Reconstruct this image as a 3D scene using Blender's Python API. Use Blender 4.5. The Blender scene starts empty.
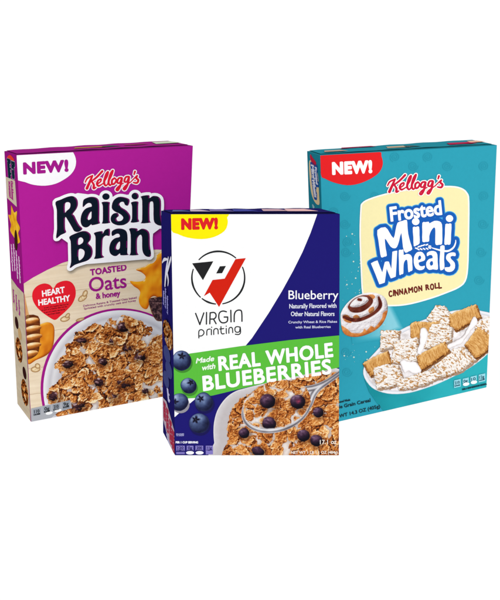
import bpy, math, random
import numpy as np
from mathutils import Matrix, Vector

scene = bpy.context.scene
COL = scene.collection
R = math.radians

# ------------------------------------------------------------------ camera
PITCH, FOC, CAMZ = R(14.0), 900.0, 0.381          # photo is 500 wide, focal length 900 photo pixels
cam = bpy.data.cameras.new('camera')
cam.sensor_fit = 'HORIZONTAL'; cam.sensor_width = 36.0; cam.lens = 36.0 * FOC / 500.0
cam.clip_start = 0.01; cam.clip_end = 200.0
camo = bpy.data.objects.new('camera', cam); COL.objects.link(camo)
camo.location = (0, 0, CAMZ); camo.rotation_euler = (math.pi / 2 - PITCH, 0, 0)
scene.camera = camo
O = np.array([0, 0, CAMZ])
CP, SP = math.cos(PITCH), math.sin(PITCH)

def rays(u, v):
    u = np.asarray(u, float); v = np.asarray(v, float)
    a = (u - 250) / FOC; b = -(v - 300) / FOC
    return np.stack([a, CP + SP * b, -SP + CP * b], -1)

def hit(u, v, P, n):
    r = rays(u, v)
    t = ((P - O) @ n) / (r @ n)
    return O + t[..., None] * r if np.ndim(t) else O + t * r

UP = np.array([0, 0, 1.0])

# ------------------------------------------------------------------ materials
def lin(c):
    c = np.asarray(c, float) / 255.0
    return np.where(c <= 0.04045, c / 12.92, ((c + 0.055) / 1.055) ** 2.4)

_mats = {}
def board(rgb=None, rough=0.42, spec=0.07, key=None):
    """coated cardboard print: flat ink (rgb) or the sheet's own ink colours (None)"""
    k = (tuple(rgb) if rgb is not None else None, rough, spec)
    if k in _mats: return _mats[k]
    m = bpy.data.materials.new('printed_board'); m.use_nodes = True
    nt = m.node_tree; b = nt.nodes['Principled BSDF']
    b.inputs['Roughness'].default_value = rough
    b.inputs['Specular IOR Level'].default_value = spec
    tc = nt.nodes.new('ShaderNodeTexCoord')
    nz = nt.nodes.new('ShaderNodeTexNoise'); nz.inputs['Scale'].default_value = 900; nz.inputs['Detail'].default_value = 3
    nt.links.new(tc.outputs['Object'], nz.inputs['Vector'])
    bp = nt.nodes.new('ShaderNodeBump'); bp.inputs['Strength'].default_value = 0.06; bp.inputs['Distance'].default_value = 0.0004
    nt.links.new(nz.outputs['Fac'], bp.inputs['Height']); nt.links.new(bp.outputs['Normal'], b.inputs['Normal'])
    n2 = nt.nodes.new('ShaderNodeTexNoise'); n2.inputs['Scale'].default_value = 260; n2.inputs['Detail'].default_value = 4
    nt.links.new(tc.outputs['Object'], n2.inputs['Vector'])
    mr = nt.nodes.new('ShaderNodeMapRange'); mr.inputs['To Min'].default_value = 0.965; mr.inputs['To Max'].default_value = 1.035
    nt.links.new(n2.outputs['Fac'], mr.inputs['Value'])
    mx = nt.nodes.new('ShaderNodeMix'); mx.data_type = 'RGBA'; mx.blend_type = 'MULTIPLY'; mx.inputs['Factor'].default_value = 1.0
    if rgb is not None:
        mx.inputs[6].default_value = (*lin(rgb), 1)
    else:
        at = nt.nodes.new('ShaderNodeAttribute'); at.attribute_name = 'ink'
        nt.links.new(at.outputs['Color'], mx.inputs[6])
    nt.links.new(mr.outputs['Result'], mx.inputs[7])
    nt.links.new(mx.outputs[2], b.inputs['Base Color'])
    _mats[k] = m
    return m

# ------------------------------------------------------------------ 2D fields (negative inside)
def catmull(pts, n=6, closed=True):
    P = np.array(pts, float); N = len(P); out = []
    rng = range(N if closed else N - 1)
    for i in rng:
        if closed: p0, p1, p2, p3 = P[i - 1], P[i], P[(i + 1) % N], P[(i + 2) % N]
        else: p0, p1, p2, p3 = P[max(i - 1, 0)], P[i], P[i + 1], P[min(i + 2, N - 1)]
        for k in range(n):
            t = k / n
            out.append(0.5 * (2 * p1 + (p2 - p0) * t + (2 * p0 - 5 * p1 + 4 * p2 - p3) * t * t + (3 * p1 - p0 - 3 * p2 + p3) * t ** 3))
    if not closed: out.append(P[-1])
    return np.array(out)

def loop_segs(P):
    P = np.asarray(P, float)
    return np.hstack([P, np.roll(P, -1, 0)])

PAD = 7.0
class Shape:
    """closed outlines (segment soup, even-odd) and/or round brush strokes, on a panel's 2D canvas"""
    def __init__(s): s.groups = []; s.str = []
    def poly(s, *loops, smooth=0):
        segs = [loop_segs(catmull(l, smooth) if smooth else l) for l in loops]
        s.groups.append(np.vstack(segs)); return s
    def segs(s, a): s.groups.append(a); return s
    def ell(s, cx, cy, rx, ry, rot=0, n=48):
        t = np.linspace(0, 2 * np.pi, n, endpoint=False); c, q = math.cos(rot), math.sin(rot)
        x = rx * np.cos(t); y = ry * np.sin(t)
        return s.poly(np.stack([cx + c * x - q * y, cy + q * x + c * y], 1))
    def stroke(s, pts, r, smooth=5):
        P = np.array([(p[0], p[1], p[2] if len(p) > 2 else r) for p in pts], float)
        if smooth and len(P) > 2: P = catmull(P, smooth, closed=False)
        s.str.append(P); return s
    def bbox(s, pad):
        xs, ys = [], []
        for g in s.groups:
            xs += [g[:, 0].min(), g[:, 0].max()]; ys += [g[:, 1].min(), g[:, 1].max()]
        for p in s.str:
            r = p[:, 2].max(); xs += [p[:, 0].min() - r, p[:, 0].max() + r]; ys += [p[:, 1].min() - r, p[:, 1].max() + r]
        return min(xs) - pad, min(ys) - pad, max(xs) + pad, max(ys) + pad
    def field(s, gx, gy):
        F = np.full(gx.shape, PAD)
        X = gx[0]; Y = gy[:, 0]
        for g in s.groups:
            D = np.full(gx.shape, PAD); ins = np.zeros(gx.shape, bool)
            for x0, y0, x1, y1 in g:
                j0, j1 = np.searchsorted(X, [min(x0, x1) - PAD, max(x0, x1) + PAD])
                i0, i1 = np.searchsorted(Y, [min(y0, y1) - PAD, max(y0, y1) + PAD])
                if j1 > j0 and i1 > i0:
                    sx = gx[i0:i1, j0:j1]; sy = gy[i0:i1, j0:j1]
                    dx, dy = x1 - x0, y1 - y0; L = dx * dx + dy * dy + 1e-12
                    t = np.clip(((sx - x0) * dx + (sy - y0) * dy) / L, 0, 1)
                    d = np.hypot(sx - x0 - t * dx, sy - y0 - t * dy)
                    D[i0:i1, j0:j1] = np.minimum(D[i0:i1, j0:j1], d)
                if y0 != y1:
                    a, b = (y0, y1) if y0 < y1 else (y1, y0)
                    k0, k1 = np.searchsorted(Y, [a, b])
                    if k1 > k0:
                        xc = x0 + (Y[k0:k1] - y0) * (x1 - x0) / (y1 - y0)
                        ins[k0:k1] ^= X[None, :] < xc[:, None]
            F = np.minimum(F, np.where(ins, -D, D))
        for P in s.str:
            if len(P) == 1: P = np.vstack([P, P + [1e-3, 0, 0]])
            for a, b in zip(P[:-1], P[1:]):
                j0, j1 = np.searchsorted(X, [min(a[0], b[0]) - PAD, max(a[0], b[0]) + PAD])
                i0, i1 = np.searchsorted(Y, [min(a[1], b[1]) - PAD, max(a[1], b[1]) + PAD])
                if j1 <= j0 or i1 <= i0: continue
                sx = gx[i0:i1, j0:j1]; sy = gy[i0:i1, j0:j1]
                dx, dy = b[0] - a[0], b[1] - a[1]; L = dx * dx + dy * dy + 1e-12
                t = np.clip(((sx - a[0]) * dx + (sy - a[1]) * dy) / L, 0, 1)
                d = np.hypot(sx - a[0] - t * dx, sy - a[1] - t * dy) - (a[2] + t * (b[2] - a[2]))
                F[i0:i1, j0:j1] = np.minimum(F[i0:i1, j0:j1], d)
        return F

_fontcache = {}
def glyph_segs(body, shear=0.0, spacing=1.0):
    k = (body, shear, spacing)
    if k in _fontcache: return _fontcache[k]
    c = bpy.data.curves.new('tmp', 'FONT'); c.body = body; c.resolution_u = 4
    c.shear = shear; c.space_character = spacing
    c.fill_mode = 'NONE'
    o = bpy.data.objects.new('tmp', c); COL.objects.link(o)
    bpy.context.view_layer.update()
    me = o.evaluated_get(bpy.context.evaluated_depsgraph_get()).to_mesh()
    V = np.array([v.co[:2] for v in me.vertices]); E = np.array([e.vertices[:] for e in me.edges])
    S = np.hstack([V[E[:, 0]], V[E[:, 1]]])
    COL.objects.unlink(o); bpy.data.objects.remove(o); bpy.data.curves.remove(c)
    _fontcache[k] = S
    return S
CAPH = None
def text(shape, body, p0, p1, h, shear=0.0, spacing=1.0, vert=None, bold=0.0):
    """lettering whose baseline runs p0 -> p1 (canvas units) with capital height h"""
    global CAPH
    if CAPH is None:
        q = glyph_segs('H'); CAPH = max(q[:, 1].max(), q[:, 3].max())
    S = glyph_segs(body, shear, spacing)
    x0 = min(S[:, 0].min(), S[:, 2].min()); x1 = max(S[:, 0].max(), S[:, 2].max())
    p0 = np.array(p0, float); p1 = np.array(p1, float)
    if bold:                                        # leave room for the stroke weight that is added outside the outline
        e = (p1 - p0) / np.linalg.norm(p1 - p0); q = np.array([e[1], -e[0]])
        p0 = p0 + e * bold + q * bold; p1 = p1 - e * bold + q * bold; h = h - 2 * bold
    d = (p1 - p0) / (x1 - x0)
    if vert is None:
        e = (p1 - p0) / np.linalg.norm(p1 - p0); vert = np.array([e[1], -e[0]])
        vert = vert * 0.5 + np.array([0, -1.0]) * 0.5 if abs(e[0]) > .7 else vert
    u = np.array(vert, float) * h / CAPH
    T = lambda a: p0 + (a[:, :1] - x0) * d + a[:, 1:2] * u
    shape.segs(np.hstack([T(S[:, :2]), T(S[:, 2:])]))
    return shape

# ------------------------------------------------------------------ noise
def _hash(ix, iy, seed):
    n = (ix * 374761393 + iy * 668265263 + seed * 974634777) & 0xffffffff
    n = ((n ^ (n >> 13)) * 1274126177) & 0xffffffff
    return ((n ^ (n >> 16)) & 0xffff) / 65535.0
def vn(x, y, seed=0):
    x = np.asarray(x, float); y = np.asarray(y, float)
    ix = np.floor(x).astype(np.int64); iy = np.floor(y).astype(np.int64); fx = x - ix; fy = y - iy
    fx = fx * fx * (3 - 2 * fx); fy = fy * fy * (3 - 2 * fy)
    a = _hash(ix, iy, seed); b = _hash(ix + 1, iy, seed); c = _hash(ix, iy + 1, seed); d = _hash(ix + 1, iy + 1, seed)
    return (a * (1 - fx) + b * fx) * (1 - fy) + (c * (1 - fx) + d * fx) * fy
def fbm(x, y, seed=0, o=4):
    s = 0; a = .5; t = 0
    for i in range(o):
        s = s + a * vn(x * 2 ** i, y * 2 ** i, seed + 17 * i); t += a; a *= .55
    return s / t
def mixc(a, b, t):
    t = np.clip(t, 0, 1)[..., None]; return np.asarray(a, float) * (1 - t) + np.asarray(b, float) * t
def ramp(t, stops):
    t = np.clip(t, 0, 1); xs = [s[0] for s in stops]
    return np.stack([np.interp(t, xs, [s[1][k] for s in stops]) for k in range(3)], -1)
def blur(a, r):
    for ax in (0, 1):
        for _ in range(2):
            pad = [(0, 0), (0, 0)]; pad[ax] = (r + 1, r)
            c = np.cumsum(np.pad(a, pad, mode='edge'), ax)
            n = a.shape[ax]; w = 2 * r + 1
            a = (np.take(c, range(w, w + n), ax) - np.take(c, range(0, n), ax)) / w
    return a

# ------------------------------------------------------------------ mesh from a field
LAYER = 0.00006
def mesh_from_field(name, F, gx, gy, mapper, material, parent, colors=None, inv=None):
    ny, nx = F.shape
    inside = F < 0
    if not inside.any(): return None
    idn = np.full(F.shape, -1); k = inside.sum(); idn[inside] = np.arange(k)
    px = [gx[inside]]; py = [gy[inside]]
    def lerp(a, fa, fb, b): return a + (b - a) * (fa / (fa - fb))
    cr = inside[:, :-1] != inside[:, 1:]
    idh = np.full(cr.shape, -1); m = cr.sum(); idh[cr] = k + np.arange(m); k += m
    tH = (F[:, :-1] / (F[:, :-1] - F[:, 1:] + 1e-20))[cr]
    px.append(gx[:, :-1][cr] + tH * (gx[:, 1:] - gx[:, :-1])[cr]); py.append(gy[:, :-1][cr])
    cv = inside[:-1] != inside[1:]
    idv = np.full(cv.shape, -1); m = cv.sum(); idv[cv] = k + np.arange(m)
    tV = (F[:-1] / (F[:-1] - F[1:] + 1e-20))[cv]
    px.append(gx[:-1][cv]); py.append(gy[:-1][cv] + tV * (gy[1:] - gy[:-1])[cv])
    px = np.concatenate(px); py = np.concatenate(py)
    cells = inside[:-1, :-1].astype(int) + inside[1:, :-1] + inside[1:, 1:] + inside[:-1, 1:]
    fi, fj = np.where(cells == 4)
    quads = np.stack([idn[fi, fj], idn[fi + 1, fj], idn[fi + 1, fj + 1], idn[fi, fj + 1]], 1)
    faces = quads.tolist()
    mi, mj = np.where((cells > 0) & (cells < 4))
    for i, j in zip(mi.tolist(), mj.tolist()):
        f = []
        if inside[i, j]: f.append(idn[i, j])
        if cv[i, j]: f.append(idv[i, j])
        if inside[i + 1, j]: f.append(idn[i + 1, j])
        if cr[i + 1, j]: f.append(idh[i + 1, j])
        if inside[i + 1, j + 1]: f.append(idn[i + 1, j + 1])
        if cv[i, j + 1]: f.append(idv[i, j + 1])
        if inside[i, j + 1]: f.append(idn[i, j + 1])
        if cr[i, j]: f.append(idh[i, j])
        faces.append([int(q) for q in f])
    P = mapper(px, py)
    if inv is not None: P = P @ inv[:3, :3].T + inv[:3, 3]
    me = bpy.data.meshes.new(name); me.from_pydata(P.tolist(), [], faces)
    if colors is not None:
        # bilinear sample of the ink grid
        x0, y0 = gx[0, 0], gy[0, 0]; sx = gx[0, 1] - x0; sy = gy[1, 0] - y0
        u = np.clip((px - x0) / sx, 0, nx - 1.001); v = np.clip((py - y0) / sy, 0, ny - 1.001)
        i = v.astype(int); j = u.astype(int); fu = (u - j)[:, None]; fv = (v - i)[:, None]
        c = (colors[i, j] * (1 - fu) + colors[i, j + 1] * fu) * (1 - fv) + (colors[i + 1, j] * (1 - fu) + colors[i + 1, j + 1] * fu) * fv
        c = np.hstack([lin(np.clip(c, 0, 255)), np.ones((len(c), 1))])
        at = me.color_attributes.new('ink', 'FLOAT_COLOR', 'POINT'); at.data.foreach_set('color', c.astype(np.float32).ravel())
    me.materials.append(material)
    o = bpy.data.objects.new(name, me); COL.objects.link(o); o.parent = parent
    return o

# ------------------------------------------------------------------ a cereal box
class Box:
    def __init__(s, px, label, D=None):
        """px: photo pixels of the corners (A back top-left, B C front top, E F front bottom, G back top-right, D back bottom-left)"""
        fl = lambda k, z=0.0: hit(*px[k], np.array([0, 0, z]), UP)
        s.E, s.F = fl('E'), fl('F')
        ex = (s.F - s.E) / np.linalg.norm(s.F - s.E); s.ex = ex
        s.n = np.array([-ex[1], ex[0], 0])                      # into the box
        s.B = hit(*px['B'], s.E, s.n); s.C = hit(*px['C'], s.E, s.n)
        s.A = fl('A', s.B[2]); s.G = fl('G', s.C[2])
        s.D = fl('D') if 'D' in px else s.E + (s.A - s.B)
        s.D2 = s.F + (s.D - s.E)
        s.px = px
        base = (s.E + s.F + s.D + s.D2) / 4
        r = bpy.data.objects.new('cereal_box', None); COL.objects.link(r)
        r.location = base; r.rotation_euler = (0, 0, math.atan2(ex[1], ex[0])); r.empty_display_size = 0.05
        r['label'] = label; r['category'] = 'cereal box'
        s.root = r
        M = Matrix.Translation(base) @ Matrix.Rotation(math.atan2(ex[1], ex[0]), 4, 'Z')
        s.inv = np.array(M.inverted())
        s.sideW = np.linalg.norm(s.A - s.B) * 1000; s.sideW = max(s.sideW, 45.0); s.sideH = s.B[2] * 1000
        s.topW = np.linalg.norm(s.C - s.B) * 1000; s.topD = np.linalg.norm(s.A - s.B) * 1000
    def front(s, layer):
        P = s.E - s.n * (LAYER * layer + 0.00012)
        return lambda u, v: hit(u, v, s.E, s.n) - s.n * (LAYER * layer + 0.00012)
    def side(s, layer):
        nn = np.cross(s.B - s.A, s.E - s.B); nn /= np.linalg.norm(nn)
        if nn[0] > 0: nn = -nn
        def f(x, y):
            a = (1 - x / s.sideW)[:, None]; t = (y / s.sideH)[:, None]
            return (1 - t) * ((1 - a) * s.B + a * s.A) + t * ((1 - a) * s.E + a * s.D) + nn * (LAYER * layer + 0.00012)
        return f
    def top(s, layer, lift=0.0):
        def f(x, y):
            a = (x / s.topW)[:, None]; t = (y / s.topD)[:, None]
            return (1 - t) * ((1 - a) * s.A + a * s.G) + t * ((1 - a) * s.B + a * s.C) + UP * (LAYER * layer + 0.00012 + lift)
        return f
    def clip(s, face):
        if face == 'front': q = [s.px['B'], s.px['C'], s.px['F'], s.px['E']]; m = 0.25
        elif face == 'side': q = [(0, 0), (s.sideW, 0), (s.sideW, s.sideH), (0, s.sideH)]; m = 0.6
        else: q = [(0, 0), (s.topW, 0), (s.topW, s.topD), (0, s.topD)]; m = 0.6
        return Shape().poly(q), m
    def ink(s, name, shape, layer, color, face='front', step=0.3, off=0.0, parent=None, cut=None, label=None, rough=.42, spec=.07, jit=None):
        """print one shape on a face: color = flat rgb or a painter(gx, gy, field) -> rgb grid"""
        cs, m = s.clip(face)
        x0, y0, x1, y1 = shape.bbox(off + step * 2)
        X0, Y0, X1, Y1 = cs.bbox(step * 2)
        x0, y0, x1, y1 = max(x0, X0), max(y0, Y0), min(x1, X1), min(y1, Y1)
        if x1 <= x0 or y1 <= y0: return None
        gx, gy = np.meshgrid(np.arange(x0, x1 + step, step), np.arange(y0, y1 + step, step))
        F0 = shape.field(gx, gy) - off
        if jit: F0 = F0 + jit[0] * (fbm(gx / jit[1], gy / jit[1], 91, 3) - .5) * 2
        F = np.maximum(F0, cs.field(gx, gy) + m)
        if cut is not None: F = np.maximum(F, -(cut.field(gx, gy)))
        cols = None
        if face != 'front': rough, spec = .7, 0.0
        if callable(color): cols = color(gx, gy, F0); mt = board(None, rough, spec)
        else: mt = board(color, rough, spec)
        mp = {'front': s.front, 'side': s.side, 'top': s.top}[face](layer)
        o = mesh_from_field(name, F, gx, gy, mp, mt, parent or s.root, cols, s.inv)
        if o is not None and label: o['label'] = label
        return o
    def carton(s, cfront, cside, ctop):  # side and top colours are darker copies of the front, shading put into the ink
        import bmesh
        bm = bmesh.new()
        pts = [s.E, s.F, s.D2, s.D, s.B, s.C, s.G, s.A]
        loc = [s.inv[:3, :3] @ p + s.inv[:3, 3] for p in pts]
        v = [bm.verts.new(p) for p in loc]
        mats = [cfront, cside, ctop]
        for idx, mi in (((0, 1, 5, 4), 0), ((1, 2, 6, 5), 1), ((2, 3, 7, 6), 0), ((3, 0, 4, 7), 1), ((4, 5, 6, 7), 2), ((3, 2, 1, 0), 1)):
            f = bm.faces.new([v[i] for i in idx]); f.material_index = mi
        bmesh.ops.bevel(bm, geom=[e for e in bm.edges], offset=0.0006, segments=3, profile=0.6, affect='EDGES', material=-1)
        me = bpy.data.meshes.new('carton'); bm.to_mesh(me); bm.free()
        for k, c in enumerate(mats): me.materials.append(board(c) if k == 0 else board(c, .7, 0.0))
        o = bpy.data.objects.new('carton', me); COL.objects.link(o); o.parent = s.root
        return o
    def flap(s, color, edge, patches):
        """glued lid flap: a thin sheet lying on the top, a gap in front of it, printed ends showing"""
        import bmesh
        bm = bmesh.new()
        W, D = s.topW, s.topD
        n = 24; rows = [0.03 * D, 0.45 * D, 0.86 * D]
        lo, hi = [], []
        for r, y in enumerate(rows):
            for i in range(n + 1):
                x = W * (0.012 + 0.976 * i / n)
                bul = 0.0006 + 0.0007 * math.sin(math.pi * i / n) ** .5 * (0.6 + 0.4 * math.sin(i * 1.3 + r))
                p = s.top(0, bul)(np.array([x]), np.array([y]))[0]
                hi.append(bm.verts.new(s.inv[:3, :3] @ p + s.inv[:3, 3]))
                p = s.top(0, 0.00002)(np.array([x]), np.array([y]))[0]
                lo.append(bm.verts.new(s.inv[:3, :3] @ p + s.inv[:3, 3]))
        g = lambda L, r, i: L[r * (n + 1) + i]
        for r in range(2):
            for i in range(n):
                bm.faces.new([g(hi, r, i), g(hi, r + 1, i), g(hi, r + 1, i + 1), g(hi, r, i + 1)])
        for i in range(n):
            f = bm.faces.new([g(hi, 2, i), g(lo, 2, i), g(lo, 2, i + 1), g(hi, 2, i + 1)]); f.material_index = 1
            f = bm.faces.new([g(hi, 0, i + 1), g(lo, 0, i + 1), g(lo, 0, i), g(hi, 0, i)])
        me = bpy.data.meshes.new('top_flap'); bm.to_mesh(me); bm.free()
        me.materials.append(board(color, .7, 0.0)); me.materials.append(board(edge, .7, 0.0))
        o = bpy.data.objects.new('top_flap', me); COL.objects.link(o); o.parent = s.root
        for (a, b, y0, y1, c) in patches:
            sh = Shape().poly([(a * W, y0 * D), (b * W, y0 * D + 1), (b * W + 6, y1 * D), (a * W - 5, y1 * D)])
            nm = 'flap_print'
            x0, yy0, x1, yy1 = sh.bbox(1); st = 0.8
            gx, gy = np.meshgrid(np.arange(x0, x1 + st, st), np.arange(yy0, yy1 + st, st))
            F = sh.field(gx, gy)
            mesh_from_field(nm, F, gx, gy, s.top(1, 0.0016), board(c, .7, 0.0), o, None, s.inv)
        return o

# ------------------------------------------------------------------ painters (the printed food photographs)
def relief_light(Hh, step, k=1.0, light=(-.45, -.6, .66)):
    gy_, gx_ = np.gradient(Hh, step)
    n = np.stack([-gx_ * k, -gy_ * k, np.ones_like(Hh)], -1); n /= np.linalg.norm(n, axis=-1, keepdims=True)
    l = np.array(light); l /= np.linalg.norm(l)
    return n @ l, n
def flakes(gx, gy, step, seed, n, size=(4, 8), dens=None, milk=(240, 236, 232), tone=0.0, k=1.0, gain=1.6):
    rnd = random.Random(seed)
    x0, x1, y0, y1 = gx.min(), gx.max(), gy.min(), gy.max()
    Hh = 0.2 + 2.2 * (fbm(gx / 6, gy / 6, seed + 3) - .3)
    T = np.full(gx.shape, -1.0)      # tone of flake, -1 milk
    E = np.zeros(gx.shape)           # distance in from the flake's own edge
    X = gx[0]; Y = gy[:, 0]
    for _ in range(n):
        cx, cy = rnd.uniform(x0 - 3, x1 + 3), rnd.uniform(y0 - 3, y1 + 3)
        a = rnd.uniform(*size); b = a * rnd.uniform(.42, .72); th = rnd.gauss(-.5, .8)
        tx, ty = rnd.uniform(-.9, .9), rnd.uniform(-1, 1); z0 = rnd.uniform(.3, 5.0); tn = rnd.uniform(0.0, 1); cup = rnd.choice([-1, -1, 1]) * rnd.uniform(.3, 1.6)
        sd = rnd.randrange(10000)
        j0, j1 = np.searchsorted(X, [cx - a * 1.4, cx + a * 1.4]); i0, i1 = np.searchsorted(Y, [cy - a * 1.4, cy + a * 1.4])
        if j1 <= j0 or i1 <= i0: continue
        sx = gx[i0:i1, j0:j1] - cx; sy = gy[i0:i1, j0:j1] - cy
        c, q = math.cos(th), math.sin(th); u = (c * sx + q * sy); v = (-q * sx + c * sy)
        ang = np.arctan2(v / b, u / a); rr = np.hypot(u / a, v / b)
        lim = .62 + .75 * fbm(np.cos(ang) * 1.8 + 5, np.sin(ang) * 1.8 + 5, sd, 4)
        e = rr / lim
        fold = np.abs(fbm(u / (a * .55) + 50, v / (b * .8) + 50, sd + 1, 3) - .5) * 2          # creases
        blister = fbm(u / (2.1 * k) + 9, v / (2.1 * k) + 9, sd + 2, 3)
        h = z0 + tx * sx * .6 + ty * sy * .6 + cup * e * e - 2.4 * fold + 2.2 * blister
        ok = (e < 1) & (h > Hh[i0:i1, j0:j1])
        Hh[i0:i1, j0:j1][ok] = h[ok]; T[i0:i1, j0:j1][ok] = tn; E[i0:i1, j0:j1][ok] = e[ok]
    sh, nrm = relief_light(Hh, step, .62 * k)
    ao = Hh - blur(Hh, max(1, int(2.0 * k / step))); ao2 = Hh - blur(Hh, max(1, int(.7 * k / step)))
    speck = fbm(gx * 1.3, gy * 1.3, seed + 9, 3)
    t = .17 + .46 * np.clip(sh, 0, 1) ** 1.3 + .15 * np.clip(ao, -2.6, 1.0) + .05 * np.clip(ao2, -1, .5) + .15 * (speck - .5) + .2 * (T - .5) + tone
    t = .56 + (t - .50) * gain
    C = ramp(t, [(0, (44, 14, 4)), (.16, (96, 40, 12)), (.34, (158, 80, 28)), (.52, (200, 118, 50)), (.70, (228, 158, 84)), (.86, (248, 202, 140)), (1, (255, 236, 196))])
    mk = T < 0
    mcol = mixc((188, 168, 156), milk, .6 + .4 * np.clip(ao + .6, -1, .8))
    C[mk] = mcol[mk]
    return C, Hh
def dark_fruit(C, gx, gy, cx, cy, rx, ry, rot, seed, kind='raisin', H_=None):
    c, q = math.cos(rot), math.sin(rot); sx = gx - cx; sy = gy - cy
    u = (c * sx + q * sy) / rx; v = (-q * sx + c * sy) / ry
    rr = np.hypot(u, v) / ((0.7 if kind == 'raisin' else .9) + (.6 if kind == 'raisin' else .2) * fbm(np.cos(np.arctan2(v, u)) * 1.7 + 9, np.sin(np.arctan2(v, u)) * 1.7 + 9, seed, 2))
    # contact shade of the printed picture
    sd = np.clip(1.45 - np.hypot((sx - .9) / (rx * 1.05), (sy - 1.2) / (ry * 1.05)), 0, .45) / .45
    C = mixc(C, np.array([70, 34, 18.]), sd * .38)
    z = np.sqrt(np.clip(1 - rr ** 2, 0, 1))
    wr = fbm(u * 2.5 + seed, v * 4 + seed, seed + 1, 3)
    l = np.clip(-.45 * u * c + .0 * v - .55 * v + .6 * z, 0, 1)
    if kind == 'raisin':
        col = ramp(.75 * l * (.35 + .95 * wr) + .28 * (wr > .62), [(0, (20, 8, 12)), (.3, (48, 24, 30)), (.55, (90, 54, 60)), (.8, (160, 120, 122)), (1, (215, 190, 190))])
    else:
        col = ramp(.9 * l * (.45 + .8 * wr), [(0, (12, 8, 20)), (.3, (36, 22, 40)), (.55, (70, 44, 68)), (.8, (122, 92, 118)), (1, (190, 170, 190))])
    m = np.clip((1 - rr) * min(rx, ry) / .5, 0, 1)
    if H_ is not None:                                  # flakes that stand higher lap over its rim
        m = m * np.clip((7.6 - 2.6 * rr ** 2 - H_) / .4, 0, 1)
    return mixc(C, col, m)
def glossy(gx, gy, F, stops, hgt=3.0, nz=1.2, seed=3, spec=1.0):
    st = gx[0, 1] - gx[0, 0]
    d = np.clip(-F / hgt, 0, 1); Hh = hgt * .8 * np.sqrt(1 - (1 - d) ** 2) + nz * fbm(gx / 8, gy / 11, seed, 2) * 1.9
    sh, n = relief_light(Hh, st, .9)
    C = ramp(.12 + .62 * np.clip(sh, 0, 1) + .3 * (fbm(gx / 9, gy / 12, seed + 4, 2) - .4), stops)
    return mixc(C, np.array([255, 250, 226.]), np.clip((sh - .955) / .04, 0, 1) * .8 * spec)
def blueberry(cx, cy, r, kx, ky, seed):
    def f(gx, gy, F):
        u = (gx - cx) / r; v = (gy - cy) / r; rr = np.hypot(u, v); z = np.sqrt(np.clip(1 - rr ** 2, 0, 1))
        l = np.clip(-.35 * u - .5 * v + .75 * z, 0, 1)
        bloom = fbm(u * 2.2 + seed, v * 2.2, seed, 4)
        C = ramp((l ** 1.4) * .88 + .42 * (bloom - .5) + .0, [(0, (18, 22, 52)), (.3, (44, 54, 92)), (.6, (84, 102, 144)), (.85, (134, 154, 190)), (1, (190, 204, 226))])
        du = (gx - kx) / r; dv = (gy - ky) / r; a = np.arctan2(dv, du); rk = np.hypot(du, dv * 1.15)
        star = .19 + .11 * np.cos(5 * a + seed) + .22 * fbm(np.cos(a) * 2 + 5, np.sin(a) * 2 + 5 + seed, seed, 2)
        C = mixc(C, np.array([58, 66, 108.]), np.clip((star + .12 - rk) / .05, 0, 1) * .6)
        C = mixc(C, np.array([18, 16, 34.]), np.clip((star - rk) / .06, 0, 1))
        C = mixc(C, np.array([70, 70, 100.]), np.clip((.07 - rk) / .05, 0, 1))
        rim = np.clip((rr - .86) / .14, 0, 1)
        return mixc(C, np.array([40, 46, 96.]), rim * .7)
    return f
def inside_poly(P, x, y):
    P = np.array(P, float); q = np.roll(P, -1, 0); ins = np.zeros(np.shape(x), bool)
    for (x0, y0), (x1, y1) in zip(P, q):
        if y0 != y1: ins ^= ((y0 > y) != (y1 > y)) & (x < (x1 - x0) * (y - y0) / (y1 - y0) + x0)
    return ins
def zc(ox, oy, k, pts):
    return [(ox + p[0] / k, oy + p[1] / k) + tuple(q / k for q in p[2:]) for p in pts]

# ------------------------------------------------------------------ the handwritten cereal maker's name
SCRIPT = [
    [(30, 130, 3.5), (42, 108, 4.5), (66, 94, 4)], [(72, 92, 5), (58, 125, 6.5), (40, 166, 7.5)], [(130, 66, 6), (98, 100, 5.5), (62, 128, 4)], [(66, 122, 4.5), (80, 145, 6), (80, 165, 6.5), (94, 160, 3)],
    [(100, 142, 3.5), (120, 126, 4), (122, 112, 4.5), (106, 120, 5), (99, 140, 6), (110, 152, 5), (134, 138, 3)],
    [(134, 140, 3), (158, 98, 4), (164, 70, 5), (152, 86, 6), (141, 130, 6), (150, 150, 5), (164, 140, 3)],
    [(160, 142, 3), (184, 92, 4), (192, 62, 5), (178, 84, 6), (167, 130, 6), (176, 148, 5), (188, 136, 3)],
    [(202, 106, 5), (188, 118, 5.5), (188, 140, 5.5), (202, 138, 5), (212, 118, 4.5), (203, 106, 4.5)],
    [(242, 104, 5), (226, 108, 5), (218, 130, 5.5), (232, 134, 4.5), (246, 106, 5), (238, 145, 6), (222, 176, 6), (212, 172, 4), (226, 154, 3.5), (254, 136, 3)],
    [(284, 97, 5), (268, 101, 5), (260, 124, 5.5), (274, 127, 4.5), (288, 99, 5), (280, 140, 6), (264, 171, 6), (254, 167, 4), (268, 149, 3.5), (298, 128, 3)],
    [(322, 68, 5.5), (317, 84, 4)],
    [(298, 128, 3), (334, 92, 4), (330, 106, 5.5), (342, 118, 6), (334, 134, 5.5), (314, 132, 4)]]
def script_shape(T):
    s = Shape()
    for st in SCRIPT:
        s.stroke([(*T(x, y), r / 5.882 * 1.12) for x, y, r in st], 1)
    return s
def affine3(src, dst):
    A = np.array([[x, y, 1] for x, y in src]); X = np.linalg.solve(A, np.array(dst, float))
    return lambda x, y: tuple(np.array([x, y, 1]) @ X)

def pseudo_lines(shape, p0, p1, h, n, gap=(0, 0)):
    pass

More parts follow.
